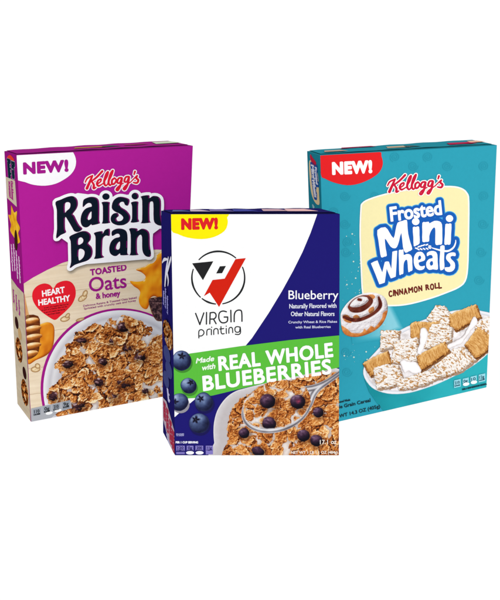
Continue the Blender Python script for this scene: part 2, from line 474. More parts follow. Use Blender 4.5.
# =================================================================== BOX 1  purple raisin box
PURPLE = (180, 26, 150)
bx = Box({'A': (4.2, 151), 'B': (16.3, 155), 'C': (193, 145.6), 'D': (17.5, 404), 'E': (31, 422), 'F': (183, 393), 'G': (169, 141)},
         'purple raisin bran cereal box with a red heart and honey dipper, left of the three')
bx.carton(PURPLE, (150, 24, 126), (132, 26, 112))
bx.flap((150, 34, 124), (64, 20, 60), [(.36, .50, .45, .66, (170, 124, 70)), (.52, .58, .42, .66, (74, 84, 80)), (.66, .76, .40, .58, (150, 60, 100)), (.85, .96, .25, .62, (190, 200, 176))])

def wood(gx, gy, F):
    g = fbm(gx / 26, (gy + gx * .13) / 1.6, 5, 4); g2 = fbm(gx / 60, (gy + gx * .13) / 9, 8, 3)
    C = mixc((218, 192, 156), (247, 230, 204), .15 + .55 * g + .45 * g2)
    yy = gy + gx * .13
    for k, y0 in enumerate((273, 300, 337, 372, 398, 422)):
        d = np.abs(yy - y0 - .8 * fbm(gx / 9, gx * 0 + k, 3, 2)); C = mixc(C, np.array([176, 142, 104.]), np.clip(1 - d / .55, 0, 1) * .6)
    return C
bx.ink('wood_backdrop', Shape().poly([(10, 292), (20, 286), (33, 277.5), (47, 270), (62, 263), (80, 257.5), (100, 253.5), (125, 250.5), (155, 249.5), (200, 251), (200, 430), (10, 430)]), 1, wood, step=.45)

# bowl with its purple ring
bowl = bx.ink('cereal_bowl', Shape().ell(121, 388.5, 80.5, 80.3, n=90), 2, (163, 22, 134), step=.4)
def plate(gx, gy, F):
    rr = np.hypot((gx - 121) / 78.6, (gy - 388.5) / 78.6)
    C = ramp((rr - .80) / .2, [(0, (206, 202, 206)), (.35, (230, 228, 230)), (.55, (208, 205, 210)), (.8, (238, 236, 238)), (1, (248, 248, 250))])
    return C - 8 * fbm(gx / 9, gy / 9, 4, 3)[..., None]
bx.ink('bowl_inside', Shape().ell(121.6, 389, 78.4, 78.8, n=90), 3, plate, step=.45, parent=bowl)
R1 = [(122.4, 327, 6, 4.5, .3), (81, 340, 5.5, 3.8, .1), (68, 364, 6, 4.6, -.1), (127.5, 348, 5, 4, .5), (139.5, 357.5, 6.4, 4.6, -.2), (102, 362, 5.2, 4, .2),
      (98, 382, 5.5, 4.2, .2), (114, 397.5, 5.5, 4.4, 0), (123.5, 384, 7.5, 4, .3), (55, 396.5, 6.4, 5.2, .2), (78, 406, 7.5, 4.5, -.3), (145, 391, 4, 3, 0), (112, 342, 4, 2.5, .8)]
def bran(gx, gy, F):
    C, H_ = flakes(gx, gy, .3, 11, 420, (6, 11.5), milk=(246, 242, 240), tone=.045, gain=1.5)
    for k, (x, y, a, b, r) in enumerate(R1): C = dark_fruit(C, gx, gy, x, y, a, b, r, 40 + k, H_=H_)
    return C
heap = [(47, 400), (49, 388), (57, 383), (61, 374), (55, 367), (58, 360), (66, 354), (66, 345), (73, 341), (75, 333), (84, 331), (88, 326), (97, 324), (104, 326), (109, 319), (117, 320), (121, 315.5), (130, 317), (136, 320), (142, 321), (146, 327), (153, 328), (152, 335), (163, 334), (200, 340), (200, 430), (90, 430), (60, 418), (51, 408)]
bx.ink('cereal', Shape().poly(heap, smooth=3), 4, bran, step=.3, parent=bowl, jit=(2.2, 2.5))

# honey puddle and dipper
honey = lambda gx, gy, F: glossy(gx, gy, F, [(0, (120, 48, 4)), (.35, (196, 98, 12)), (.6, (230, 140, 28)), (.85, (250, 190, 74)), (1, (255, 226, 140))], 2.6, 1.4, 3, .6)
hd = bx.ink('honey_dipper', Shape().poly(zc(0, 265, 2.94, [(62, 185), (78, 172), (110, 176), (138, 168), (156, 176), (160, 200), (155, 240), (138, 264), (105, 280), (84, 292), (74, 270), (66, 230)]), smooth=4), 3, honey, step=.3)
bx.ink('dipper_handle', Shape().poly([(20, 294), (24.6, 294), (26.4, 304), (29.6, 318), (24, 320)]), 4, lambda gx, gy, F: ramp(.3 + .5 * fbm(gx, gy / 6, 3, 3), [(0, (170, 104, 48)), (.5, (214, 152, 92)), (1, (240, 196, 146))]), step=.25, parent=hd)
def groove(gx, gy, F):
    return ramp(.5 * fbm(gx / 3, gy / 2, 6, 3), [(0, (74, 28, 4)), (.5, (140, 66, 14)), (1, (196, 110, 36))])
bx.ink('dipper_core', Shape().poly([(23, 318), (38, 316), (40, 330), (39, 350), (34, 357), (25, 359), (23, 345)], smooth=3), 4, groove, step=.25, parent=hd)
def ridge(cx, cy):
    def f(gx, gy, F):
        v = (gy - cy + (gx - cx) * .17) / 3.0; u = (gx - cx) / 9
        t = .60 - .42 * v - .30 * np.abs(u + .2) + .22 * (fbm(gx / 2.5, gy / 1.2, 6, 3) - .5) + .25 * np.exp(-((v + .35) / .3) ** 2)
        return ramp(t, [(0, (110, 50, 10)), (.3, (176, 98, 34)), (.6, (222, 154, 82)), (.85, (246, 204, 146)), (1, (255, 236, 196))])
    return f
for (x, y, a_) in ((31.5, 320.6, 7.2), (32.6, 328.6, 8.8), (33, 337, 9.4), (32.4, 345.6, 9), (31, 353.4, 7.2)):
    bx.ink('dipper_ridge', Shape().ell(x, y, a_, 3.0, -.17), 5, ridge(x, y), step=.22, parent=hd)
def oat(gx, gy, F):
    t = np.clip(-F / 1.6, 0, 1); C = mixc((150, 100, 46), (246, 224, 182), t)
    return mixc(C, np.array([190, 146, 92.]), (fbm(gx / 1.2, gy / .8, 7, 2) - .45) * 1.3)
for (x, y, a, b, r) in [(82.5, 298, 5.2, 2.8, -.6), (85, 293.4, 3.6, 2.4, -1.1), (65, 318.8, 5, 2.8, -.25), (67.5, 315.6, 3, 2, -.9), (80, 319.6, 4.6, 1.5, -.3), (35.5, 369.3, 4.8, 3, -.1), (37.5, 366, 2.8, 2.6, .9)]:
    bx.ink('oat_flake', Shape().ell(x, y, a, b, r), 3 if a > 4 else 4, oat, step=.25)

# honey splash with raisin scoop on the right
splash = lambda gx, gy, F: glossy(gx, gy, F, [(0, (170, 68, 4)), (.3, (222, 112, 10)), (.55, (244, 150, 20)), (.8, (255, 188, 40)), (1, (255, 224, 100))], 4.2, 2.4, 12, 1.0)
hs = bx.ink('honey_splash', Shape().poly(zc(75, 255, 5.556, [(500, -40), (452, 4), (425, 18), (412, 44), (385, 64), (338, 80), (372, 98), (392, 120), (378, 142), (340, 148), (304, 145), (325, 172), (352, 190), (362, 210), (354, 245), (360, 275), (378, 296), (398, 300), (410, 280), (414, 245), (440, 228), (480, 244), (540, 240), (540, -40)]), smooth=4), 2, splash, step=.3)
def scoop(gx, gy, F):
    C = ramp(fbm(gx / 1.5, gy / 1.5, 31, 3), [(0, (16, 10, 14)), (.4, (46, 28, 34)), (.62, (96, 64, 66)), (.9, (170, 130, 120))])
    return mixc(C, np.array([160, 96, 40.]), np.clip(1 + F / .9, 0, 1))
bx.ink('raisin_scoop', Shape().poly(zc(75, 255, 5.556, [(408, 250), (438, 236), (500, 240), (520, 350), (466, 368), (440, 350), (420, 305)]), smooth=4), 4, scoop, step=.3, parent=hs)

# heart
hp = zc(15, 270, 6.25, [(240, 114), (262, 84), (308, 67), (348, 74), (374, 108), (378, 160), (356, 214), (320, 254), (282, 288), (250, 312), (212, 294), (165, 260), (130, 224), (109, 180), (111, 134), (138, 100), (180, 84), (216, 92)])
he = bx.ink('heart_emblem', Shape().poly(hp, smooth=4), 3, (232, 28, 44))
t = Shape(); text(t, 'HEART', (42.2, 296.9), (65, 292.6), 6.3, bold=.28); text(t, 'HEALTHY', (38.4, 305.8), (70.2, 300.8), 6.1, bold=.28)
bx.ink('lettering', t, 4, (255, 250, 250), step=.2, off=.28, parent=he)
t = Shape()
for a, b in (((44, 308.4), (68.4, 304.6)), ((41.5, 310.9), (67, 307)), ((43.8, 313.2), (65, 309.8)), ((47.5, 315.2), (60, 313))):
    text(t, 'as part of a healthy diet low fat' if b[0] > 61 else 'risk of heart disease', a, b, 1.35)
bx.ink('small_print', t, 4, (80, 14, 20), step=.16, off=.04, parent=he)

# title
TM = Shape()
LOOP = []
def P(*loops, sm=3): TM.poly(*loops, smooth=sm)
z1 = lambda p: zc(45, 190, 7.69, p); z2 = lambda p: zc(105, 185, 7.5, p); zb = lambda p: zc(60, 230, 12.5, p); zr = lambda p: zc(90, 225, 12.5, p); zn = lambda p: zc(120, 225, 12.5, p); za = lambda p: zc(80, 190, 12.5, p)
P(z1([(80, 94), (120, 74), (170, 53), (212, 47), (244, 68), (252, 108), (240, 145), (212, 183), (224, 196), (240, 230), (262, 270), (286, 298), (258, 320), (226, 316), (206, 284), (180, 240), (156, 205), (152, 250), (154, 300), (160, 325), (120, 345), (86, 370), (92, 300), (91, 220), (90, 150)]), z1([(153, 104), (176, 92), (194, 104), (190, 138), (166, 160), (153, 172)]))
P(za([(40, 130), (80, 100), (140, 85), (200, 95), (232, 130), (240, 220), (238, 380), (244, 415), (150, 438), (140, 424), (100, 458), (60, 465), (22, 440), (6, 380), (20, 300), (60, 240), (110, 215), (145, 205), (138, 170), (105, 160), (70, 180), (34, 212)]), za([(140, 265), (112, 300), (94, 350), (104, 375), (138, 355), (143, 310)]))
P(za([(272, 152), (365, 150), (366, 200), (366, 380), (374, 408), (276, 418), (284, 380), (284, 200)])); TM.ell(105.8, 196.5, 3.6, 3.2)
P(z2([(50, 170), (62, 118), (100, 90), (145, 92), (182, 110), (172, 152), (150, 148), (138, 126), (116, 128), (106, 146), (122, 168), (160, 192), (188, 232), (180, 272), (140, 298), (90, 300), (50, 280), (42, 245), (60, 216), (92, 210), (102, 230), (84, 248), (94, 270), (124, 266), (136, 242), (112, 216), (74, 198)]))
P(z2([(196, 130), (246, 124), (247, 160), (247, 250), (253, 274), (194, 280), (202, 250), (202, 160)])); TM.ell(135, 196, 3.5, 3.3)
P(z2([(268, 86), (328, 76), (333, 98), (360, 82), (398, 88), (418, 120), (418, 220), (430, 292), (415, 304), (380, 290), (364, 255), (362, 140), (349, 122), (333, 142), (333, 265), (342, 280), (270, 286), (278, 262), (278, 115)]))
P(zb([(116, 84), (200, 40), (280, 14), (340, 20), (382, 60), (380, 120), (350, 165), (392, 210), (406, 270), (390, 335), (340, 380), (250, 410), (180, 436), (122, 474), (138, 400), (136, 250), (132, 140)]), zb([(228, 110), (262, 90), (290, 118), (280, 160), (228, 185)]), zb([(232, 248), (270, 235), (305, 265), (300, 320), (272, 360), (232, 375)]))
P(zr([(50, 98), (150, 76), (156, 110), (188, 60), (240, 46), (248, 90), (240, 135), (196, 130), (160, 165), (152, 240), (150, 370), (172, 402), (54, 422), (66, 380), (68, 240), (66, 140)]))
P(zr([(272, 80), (320, 50), (380, 44), (440, 66), (464, 120), (466, 250), (464, 350), (478, 372), (384, 376), (372, 352), (330, 384), (285, 380), (248, 345), (240, 280), (262, 210), (310, 165), (370, 148), (362, 112), (330, 108), (292, 130), (272, 130)]), zr([(372, 205), (338, 235), (322, 290), (350, 308), (372, 280)]))
P(zn([(116, 44), (210, 44), (218, 74), (270, 46), (330, 60), (366, 110), (370, 250), (384, 382), (330, 392), (290, 350), (276, 280), (274, 150), (252, 120), (222, 150), (210, 200), (212, 340), (226, 372), (120, 376), (132, 340), (132, 120)]))
HALO = Shape(); HALO.groups = list(TM.groups)
HALO.poly([(60, 202), (78, 196), (110, 200), (140, 196), (157, 200), (158, 226), (150, 232), (148, 256), (100, 260), (74, 262), (72, 242), (58, 232)])
WB = np.array([(0, 297), (10, 292), (20, 286), (33, 277.5), (47, 270), (62, 263), (80, 257.5), (100, 253.5), (125, 250.5), (155, 249.5), (200, 251)])
SHD = Shape(); SHD.groups = [g + np.array([1.0, 2.2, 1.0, 2.2]) for g in HALO.groups]
def drop(gx, gy, F):
    base = np.where((gy < np.interp(gx, WB[:, 0], WB[:, 1]))[..., None], np.array(PURPLE, float), wood(gx, gy, F))
    return base * (1 - .42 * np.clip(-F / 3.6, 0, 1))[..., None]
bx.ink('title_shade_print', SHD, 4.5, drop, step=.4, off=4.6)
ti = bx.ink('title_lettering', HALO, 5, (252, 250, 252), step=.3, off=3.0)
bx.ink('lettering_core', TM, 6, (92, 8, 76), step=.22, off=.1, parent=ti)
def shade(gx, gy, F):
    # dark face with a magenta bevel seen at the right and top inside edges of each letter
    s = TM.field(gx + 1.3, gy - .5)
    k = np.clip((s + .15) / .5, 0, 1) * (fbm(gx / 7, gy / 7, 21, 2) > .30)
    return mixc(np.array([8, 22, 38.]), np.array([124, 8, 98.]), k)
bx.ink('lettering_face', TM, 7, shade, step=.22, off=-.18, parent=ti)
KT1 = affine3([(42, 168), (340, 110), (128, 72)], [(87.1, 188.6), (137.8, 178.7), (101.8, 172.2)])
ks = script_shape(KT1)
kb = bx.ink('brand_lettering', ks, 6, (255, 240, 246), step=.22, off=.95)
bx.ink('red_script', ks, 7, (222, 22, 54), step=.18, parent=kb)
# new badge
nb = bx.ink('new_badge', Shape().poly([(12, 150), (60, 149), (70, 150), (74, 154), (76, 161), (74.6, 168.6), (70, 175), (63, 180), (55, 183.8), (45, 185.6), (34, 184.8), (25, 182), (12, 176)], smooth=3), 2, (254, 253, 254), step=.35)
t = Shape(); text(t, 'NEW!', (23.2, 174.6), (68.6, 171.6), 12.2, spacing=1.12, bold=1.05)
bx.ink('lettering', t, 3, (164, 22, 138), step=.2, off=1.08, parent=nb)
# flavour text
t = Shape(); text(t, 'TOASTED', (90.2, 275.8), (126.8, 270.4), 6.6, spacing=1.08, bold=.42); fl = bx.ink('flavour_lettering', t, 3, (158, 26, 132), step=.2, off=.42)
t = Shape(); text(t, 'Oats', (89.2, 292.2), (126.8, 287.6), 14.4, bold=.3); bx.ink('large_word', t, 3, (158, 26, 132), step=.2, off=.3, parent=fl)
t = Shape(); text(t, '& honey', (95.9, 299.2), (120.4, 295.8), 5.8, bold=.25); bx.ink('small_word', t, 3, (158, 26, 132), step=.2, off=.32, parent=fl)
t = Shape(); text(t, 'Delicious Raisins & Toasted Oats baked', (83.2, 306.9), (136.5, 298.4), 1.9); text(t, 'Sprinkled with crunchy oats and honey', (84, 309.7), (136, 301.2), 1.9)
bx.ink('small_print', t, 3, (150, 50, 120), step=.16, off=.07)
# nutrition strip
ns = bx.ink('nutrition_strip', Shape().poly([(31, 408.5), (70, 400), (72, 408), (58, 412), (50, 419), (31, 422)]), 5, (176, 178, 184), step=.35)
for q, (x, y, w, h) in enumerate([(33, 409.4, 7.6, 6.6), (43.4, 406.6, 7, 6), (52.6, 404.6, 7, 5.6), (62.4, 402, 7.2, 8)]):
    k = -.19
    bx.ink('nutrition_box', Shape().poly([(x, y), (x + w, y + w * k), (x + w, y + h + w * k), (x, y + h)]), 6, (150, 156, 166), step=.25, parent=ns)
    t = Shape(); text(t, ['110', '0g', '210', '9g'][q], (x + 1.2, y + 3.8), (x + w - 1.2, y + 3.8 + (w - 2.4) * k), 3.0); text(t, 'CALORIES' if q == 0 else 'SUGARS', (x + .7, y + 6), (x + w - .7, y + 6 + (w - 1.4) * k), 1.3)
    bx.ink('lettering', t, 7, (24, 26, 30), step=.16, off=.12, parent=ns)
for x, y in ((49, 413), (57.8, 410.4)):
    bx.ink('daily_value_oval', Shape().ell(x, y, 3.6, 1.5, -.2), 7, (250, 250, 250), step=.2, parent=ns)

# side panel of box 1 (canvas in mm: x from the back edge to the front edge, y downwards)
SW, SH = bx.sideW, bx.sideH
Y1 = lambda py: (py - 153) / 266 * SH
sp = bx.ink('side_wood_print', Shape().poly([(0, Y1(281)), (SW * .5, Y1(285)), (SW, Y1(286)), (SW, SH), (0, SH)]), 1,
            lambda gx, gy, F: mixc((186, 170, 144), (214, 198, 172), fbm(gx / 18, gy / 3, 3, 4)), face='side', step=1.0)
bx.ink('side_band', Shape().poly([(2, Y1(178)), (SW - 12, Y1(178)), (SW - 10, Y1(203)), (3, Y1(199))]), 1, (206, 192, 168), face='side', step=.8)
t = Shape(); text(t, 'Raisin', (14, Y1(160)), (16, Y1(177)), 15, vert=(1, 0)); text(t, 'Bran', (34, Y1(161)), (35, Y1(176)), 15, vert=(1, 0))
so = bx.ink('side_title', t, 2, (176, 180, 190), face='side', step=.5, off=1.6)
bx.ink('lettering', t, 3, (16, 40, 56), face='side', step=.5, off=1.0, parent=so)
bx.ink('side_script', Shape().stroke([(16, Y1(158.5), 1.5), (30, Y1(157), 2.5), (46, Y1(158.5), 1.5)], 2), 2, (226, 60, 50), face='side', step=.6)
t = Shape(); text(t, 'TOASTED', (14, Y1(181)), (14, Y1(197)), 8, vert=(1, 0)); text(t, 'Oats & honey', (26, Y1(180)), (26, Y1(198)), 10, vert=(1, 0))
bx.ink('side_flavour', t, 2, (170, 60, 130), face='side', step=.5, off=.6)
bx.ink('side_honey_splash', Shape().poly([(22, Y1(204)), (34, Y1(210)), (48, Y1(207)), (44, Y1(216)), (58, Y1(222)), (48, Y1(228)), (54, Y1(236)), (36, Y1(240)), (30, Y1(236)), (10, Y1(231)), (16, Y1(224)), (5, Y1(216)), (18, Y1(214))], smooth=3), 2,
       lambda gx, gy, F: ramp(fbm(gx / 9, gy / 9, 3, 3), [(0, (190, 104, 10)), (.5, (240, 178, 40)), (1, (252, 224, 90))]), face='side', step=.8)
bx.ink('side_raisin', Shape().ell(36, Y1(237), 7, 12, .2), 3, (60, 34, 24), face='side', step=.8)
t = Shape()
for k, (x, a, b) in enumerate([(10, 245, 272), (21, 243, 270), (32, 248, 276), (43, 252, 278)]):
    text(t, 'made with whole grain oats', (x, Y1(a)), (x, Y1(b)), 5, vert=(1, 0))
bx.ink('side_text', t, 2, (226, 190, 220), face='side', step=.5, off=.5)
t = Shape()
for k, (x, a, b) in enumerate([(8, 292, 306), (20, 295, 312), (32, 298, 314)]): text(t, 'heart healthy', (x, Y1(a)), (x, Y1(b)), 5, vert=(1, 0))
bx.ink('side_small_print', t, 3, (160, 50, 130), face='side', step=.5, off=.5)
fl_paint = lambda gx, gy, F: flakes(gx, gy, 1.0, 77, 60, (9, 15), tone=-.08, k=2)[0]
for x, y0, y1, w in ((22, 340, 366, 15), (38, 380, 408, 15)):
    bx.ink('side_flakes', Shape().ell(x, (Y1(y0) + Y1(y1)) / 2, w, (Y1(y1) - Y1(y0)) / 2, .1), 2, fl_paint, face='side', step=.8)
for x, y in ((18, 325), (30, 334), (42, 372)):
    bx.ink('side_raisin', Shape().ell(x, Y1(y), 8, 7, .3), 3, (52, 24, 24) if y != 334 else (196, 160, 110), face='side', step=.8)

# =================================================================== BOX 2  white and navy blueberry box
NAVY = (27, 21, 114)
b2 = Box({'A': (161, 210.5), 'B': (170.8, 214), 'C': (340, 213.8), 'D': (163, 432.5), 'E': (175, 455.5), 'F': (339, 455.5), 'G': (320, 208.7)},
         'white and navy blueberry cereal box with a green banner, standing in front')
b2.carton(NAVY, (30, 26, 98), (26, 24, 74))
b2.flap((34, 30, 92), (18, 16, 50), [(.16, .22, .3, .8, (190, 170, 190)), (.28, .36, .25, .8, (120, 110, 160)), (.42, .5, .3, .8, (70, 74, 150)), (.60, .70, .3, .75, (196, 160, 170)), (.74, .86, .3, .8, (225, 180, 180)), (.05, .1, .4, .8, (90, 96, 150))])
b2.ink('white_field', Shape().poly([(160, 205), (320.5, 205), (317.4, 213.6), (310.5, 233), (302.5, 252), (293, 271), (282, 291), (269, 312.5), (252, 338), (236, 357), (218, 377), (200, 395), (188, 405), (171, 420.5), (160, 425)]), 1, (255, 255, 255), step=.5)
gb = b2.ink('green_banner', Shape().poly([(160, 359.5), (190.6, 353.4), (240, 346.2), (290, 340), (345, 334.8), (345, 366.2), (300, 375.5), (250, 386.5), (213, 395.4), (195, 398), (160, 400)]), 2, (92, 192, 62), step=.4)
t = Shape(); text(t, 'REAL', (218.8, 371), (260.8, 365.8), 14.6, spacing=1.1, bold=.7); text(t, 'WHOLE', (266.2, 365.2), (333.4, 356.8), 14.6, spacing=1.1, bold=.7)
text(t, 'BLUEBERRIES', (203.2, 391.2), (331.8, 373.8), 15.4, spacing=1.1, bold=.75)
b2.ink('lettering', t, 5, (255, 255, 255), step=.2, off=.75, parent=gb)
t = Shape(); text(t, 'Made', (196, 363.2), (214.2, 360.6), 4.8, shear=.25); text(t, 'with', (202.5, 370.2), (215.4, 368.2), 5, shear=.25)
b2.ink('hand_lettering', t, 5, (240, 252, 236), step=.18, off=.25, parent=gb)
# bowl
outer = [(345, 371), (290, 377.6), (262, 384), (244, 388.5), (236, 391), (228, 396), (221, 404), (216, 414), (213.6, 427), (214.3, 443), (218, 462), (345, 462)]
inner = [(345, 374), (290, 381), (266, 388), (250, 393), (239, 400), (231, 411), (227.6, 425), (228, 440), (231, 462), (345, 462)]
bo = b2.ink('cereal_bowl', Shape().poly(outer, smooth=3), 1.5, lambda gx, gy, F: mixc(ramp(-F / 13, [(0, (236, 234, 238)), (.12, (214, 210, 214)), (.6, (196, 190, 192)), (.8, (226, 222, 222)), (1, (176, 160, 150))]), (160, 140, 130), .12 * fbm(gx / 3, gy / 3, 1)), step=.4)
BB = [(318.2, 412.4, 5.4, 5.4), (244, 433, 5.6, 5.4), (303.4, 435.5, 6.4, 6), (316.4, 440.5, 6.4, 6), (258, 451.5, 6.8, 5)]
def bowl2(gx, gy, F):
    C, _ = flakes(gx, gy, .3, 23, 300, (5, 10), milk=(242, 232, 226), tone=.02, k=.8, gain=1.3)
    for k, (x, y, a, b) in enumerate(BB): C = dark_fruit(C, gx, gy, x, y, a, b, .1 * k, 60 + k, 'berry')
    return C
b2.ink('cereal', Shape().poly(inner, smooth=3), 3, bowl2, step=.3, parent=bo, jit=(2.0, 3))
# spoon
SPC = (276.5, 407.5); SR = -.30
def metal(gx, gy, F):
    return ramp(.5 + .35 * np.sin(F * 1.6 + .5) + .25 * (fbm(gx / 12, gy / 12, 5, 2) - .5) * 2, [(0, (96, 90, 96)), (.4, (168, 164, 170)), (.75, (214, 212, 216)), (1, (246, 246, 248))])
sb = Shape().ell(SPC[0], SPC[1] + .5, 36.0, 23.9, SR, 64)
sb.poly(zc(215, 370, 3.846, [(322, 70), (345, 62), (385, 54), (430, 34), (490, -6), (500, 6), (445, 48), (408, 76), (388, 102), (372, 140), (350, 150)]), smooth=3)
spn = b2.ink('spoon', sb, 6, metal, step=.28)
def spoonful(gx, gy, F):
    C, _ = flakes(gx, gy, .28, 31, 150, (4, 8), milk=(248, 243, 240), tone=.03, k=.7, gain=1.3)
    for k, (x, y, a, b) in enumerate([(267.8, 401.2, 8, 7.4), (297.7, 401.7, 7.6, 7.2), (269, 423.6, 7.2, 6.8)]): C = dark_fruit(C, gx, gy, x, y, a, b, .2 * k, 80 + k, 'berry')
    red = np.clip(1 - np.hypot((gx - 298.5) / 3.4, (gy - 401) / 3.2), 0, 1) * fbm(gx, gy, 8, 2)
    C = mixc(C, np.array([176, 60, 96.]), red * 1.6)
    m = np.clip(1 + F / 1.0, 0, 1)
    return mixc(C, np.array([236, 230, 230.]), m * .8 * np.clip((gy - 398) / 10, 0, 1))
b2.ink('spoonful', Shape().ell(SPC[0] + .2, SPC[1] - 3.2, 34.6, 23.2, SR, 64), 7, spoonful, step=.28, parent=spn, jit=(1.5, 3.5))
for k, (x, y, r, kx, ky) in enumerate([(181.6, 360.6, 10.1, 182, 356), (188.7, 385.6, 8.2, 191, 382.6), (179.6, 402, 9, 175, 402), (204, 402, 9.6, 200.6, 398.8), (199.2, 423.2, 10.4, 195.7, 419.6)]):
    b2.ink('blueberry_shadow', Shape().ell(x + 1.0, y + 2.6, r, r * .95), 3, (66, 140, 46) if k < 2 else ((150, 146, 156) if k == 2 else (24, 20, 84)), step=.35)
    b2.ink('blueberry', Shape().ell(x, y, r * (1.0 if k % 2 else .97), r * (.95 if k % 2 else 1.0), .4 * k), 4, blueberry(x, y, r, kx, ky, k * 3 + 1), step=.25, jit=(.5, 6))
nb = b2.ink('new_badge', Shape().poly(zc(165, 205, 7.14, [(42, 58), (425, 58), (443, 90), (448, 130), (425, 185), (350, 228), (260, 243), (160, 232), (92, 207), (46, 180)]), smooth=3), 2, (255, 241, 0), step=.3)
t = Shape(); text(t, 'NEW!', (181.2, 229.9), (218, 229.2), 11.6, spacing=1.12, bold=1.05)
b2.ink('lettering', t, 3, (224, 32, 38), step=.2, off=1.08, parent=nb)
# printing company logo
L = lambda p: zc(185, 250, 7.69, p)
rg = Shape()
for a0, a1 in ((-136.7, -48.7), (-23.5, 80.2), (96, 127.8), (132.8, 198.5)):
    A = np.radians(np.linspace(a0, a1, 26)); w = np.interp(np.linspace(0, 1, 26), [0, .5, 1], [4.5, 7.5, 4.5])
    rg.stroke(L([(256 + 203 * math.cos(q), 213 + 203 * math.sin(q), ww) for q, ww in zip(A, w)]), 1, smooth=0)
lg = b2.ink('emblem_ring', rg, 2, (34, 36, 38), step=.18)
b2.ink('emblem_triangle', Shape().poly(L([(55, 102), (218, 86), (138, 232)])).poly(L([(268, 125), (315, 122), (285, 178), (240, 180)])), 2, (34, 34, 36), step=.2, parent=lg)
b2.ink('emblem_red_stroke', Shape().poly(L([(388, 70), (468, 62), (262, 438), (190, 328), (145, 355), (212, 230), (305, 220)])), 3, (214, 32, 12), step=.2, parent=lg)
V = lambda p: zc(190, 305, 8.33, p)
vs = Shape()
for st in ([(47, 70), (82, 162)], [(82, 162), (115, 66)], [(138, 62), (137, 158)], [(165, 156), (168, 65)], [(168, 65), (200, 62), (216, 78), (215, 100), (200, 115), (170, 117)], [(196, 117), (217, 155)],
           [(303, 56), (275, 50), (250, 60), (240, 85), (243, 120), (262, 145), (290, 147), (311, 133), (314, 100)], [(314, 100), (285, 100)], [(340, 44), (342, 140)], [(368, 138), (370, 78), (385, 50), (410, 42), (430, 56), (433, 135)]):
    vs.stroke(V([(x, y, 5.6) for x, y in st]), 1)
for st in ([(74, 274), (74, 220), (92, 205), (112, 215), (116, 236), (100, 255), (80, 258)], [(140, 250), (141, 216), (150, 203), (168, 200)], [(178, 204), (178, 247)], [(180, 184), (180.5, 186)], [(198, 245), (199, 208), (215, 196), (232, 204), (235, 240)],
           [(258, 180), (259, 225), (268, 240), (285, 238)], [(248, 200), (281, 196)], [(302, 195), (303, 237)], [(302, 175), (302, 177)], [(324, 235), (325, 197), (340, 186), (353, 195), (356, 230)],
           [(418, 184), (392, 180), (376, 190), (376, 215), (390, 227), (412, 220), (418, 186), (421, 228), (406, 245), (378, 243)]):
    vs.stroke(V([(x, y, 4.6) for x, y in st]), 1)
b2.ink('company_lettering', vs, 2, (44, 46, 48), step=.16)
# product text
t = Shape(); text(t, 'Blueberry', (288.4, 299.2), (338.4, 299.2), 8.9, bold=.14); pt = b2.ink('product_lettering', t, 2, (250, 250, 255), step=.18, off=.08)
t = Shape(); text(t, 'Naturally Flavored with', (289.4, 308.3), (336.4, 307.6), 4.3); text(t, 'Other Natural Flavors', (291, 316), (334.4, 315.8), 4.3)
b2.ink('subtitle', t, 2, (226, 228, 246), step=.16, off=.12, parent=pt)
t = Shape(); text(t, 'Crunchy Wheat & Rice Flakes', (288.4, 323.3), (337, 322.6), 2.4); text(t, 'with Real Blueberries', (295.4, 328.4), (330.6, 327.8), 2.4)
b2.ink('small_print', t, 2, (206, 208, 236), step=.16, off=.08, parent=pt)
# nutrition
Z = lambda x, y: (165 + x / 6.67, 400 + y / 6.67)
t = Shape(); text(t, 'PER 1 CUP SERVING', Z(72, 288), Z(220, 288), 1.9); nn = b2.ink('nutrition_strip', t, 5, (240, 240, 252), step=.14, off=.16)
for q, (xa, xb, ya, yb) in enumerate([(75, 132, 304, 338), (145, 190, 304, 336), (203, 255, 304, 336), (272, 320, 304, 362)]):
    b2.ink('nutrition_box', Shape().poly([Z(xa, ya), Z(xb, ya), Z(xb, yb), Z(xa, yb)]), 5, (134, 124, 198), step=.25, parent=nn)
    t = Shape(); text(t, ['120', '0g', '200', '11g'][q], Z(xa + 9, ya + 22), Z(xb - 9, ya + 22), 2.4); text(t, 'sugars', Z(xa + 5, ya + 31), Z(xb - 5, ya + 31), .9)
    b2.ink('lettering', t, 6, (34, 28, 96), step=.14, off=.12, parent=nn)
b2.ink('calorie_bar', Shape().poly([Z(75, 346), Z(132, 346), Z(132, 360), Z(75, 360)]), 5, (128, 118, 192), step=.25, parent=nn)
for x, y in ((167, 351), (231, 351)): b2.ink('daily_value_oval', Shape().ell(*Z(x, y), 4.0, 1.75), 6, (246, 246, 255), step=.2, parent=nn)
t = Shape(); text(t, 'ENLARGED', Z(75, 230), Z(127, 230), 1.1); text(t, 'TO SHOW', Z(75, 240), Z(127, 240), 1.1); b2.ink('small_print', t, 5, (170, 170, 220), step=.14, off=.08)
t = Shape(); text(t, '17.1 oz', (320, 444), (336.5, 443.6), 4.2); text(t, 'NET WT 1 LB 1.1 OZ (484g)', (291, 453.6), (337.5, 453.4), 2.6)
b2.ink('net_weight_print', t, 8, (246, 236, 224), step=.16, off=.1)

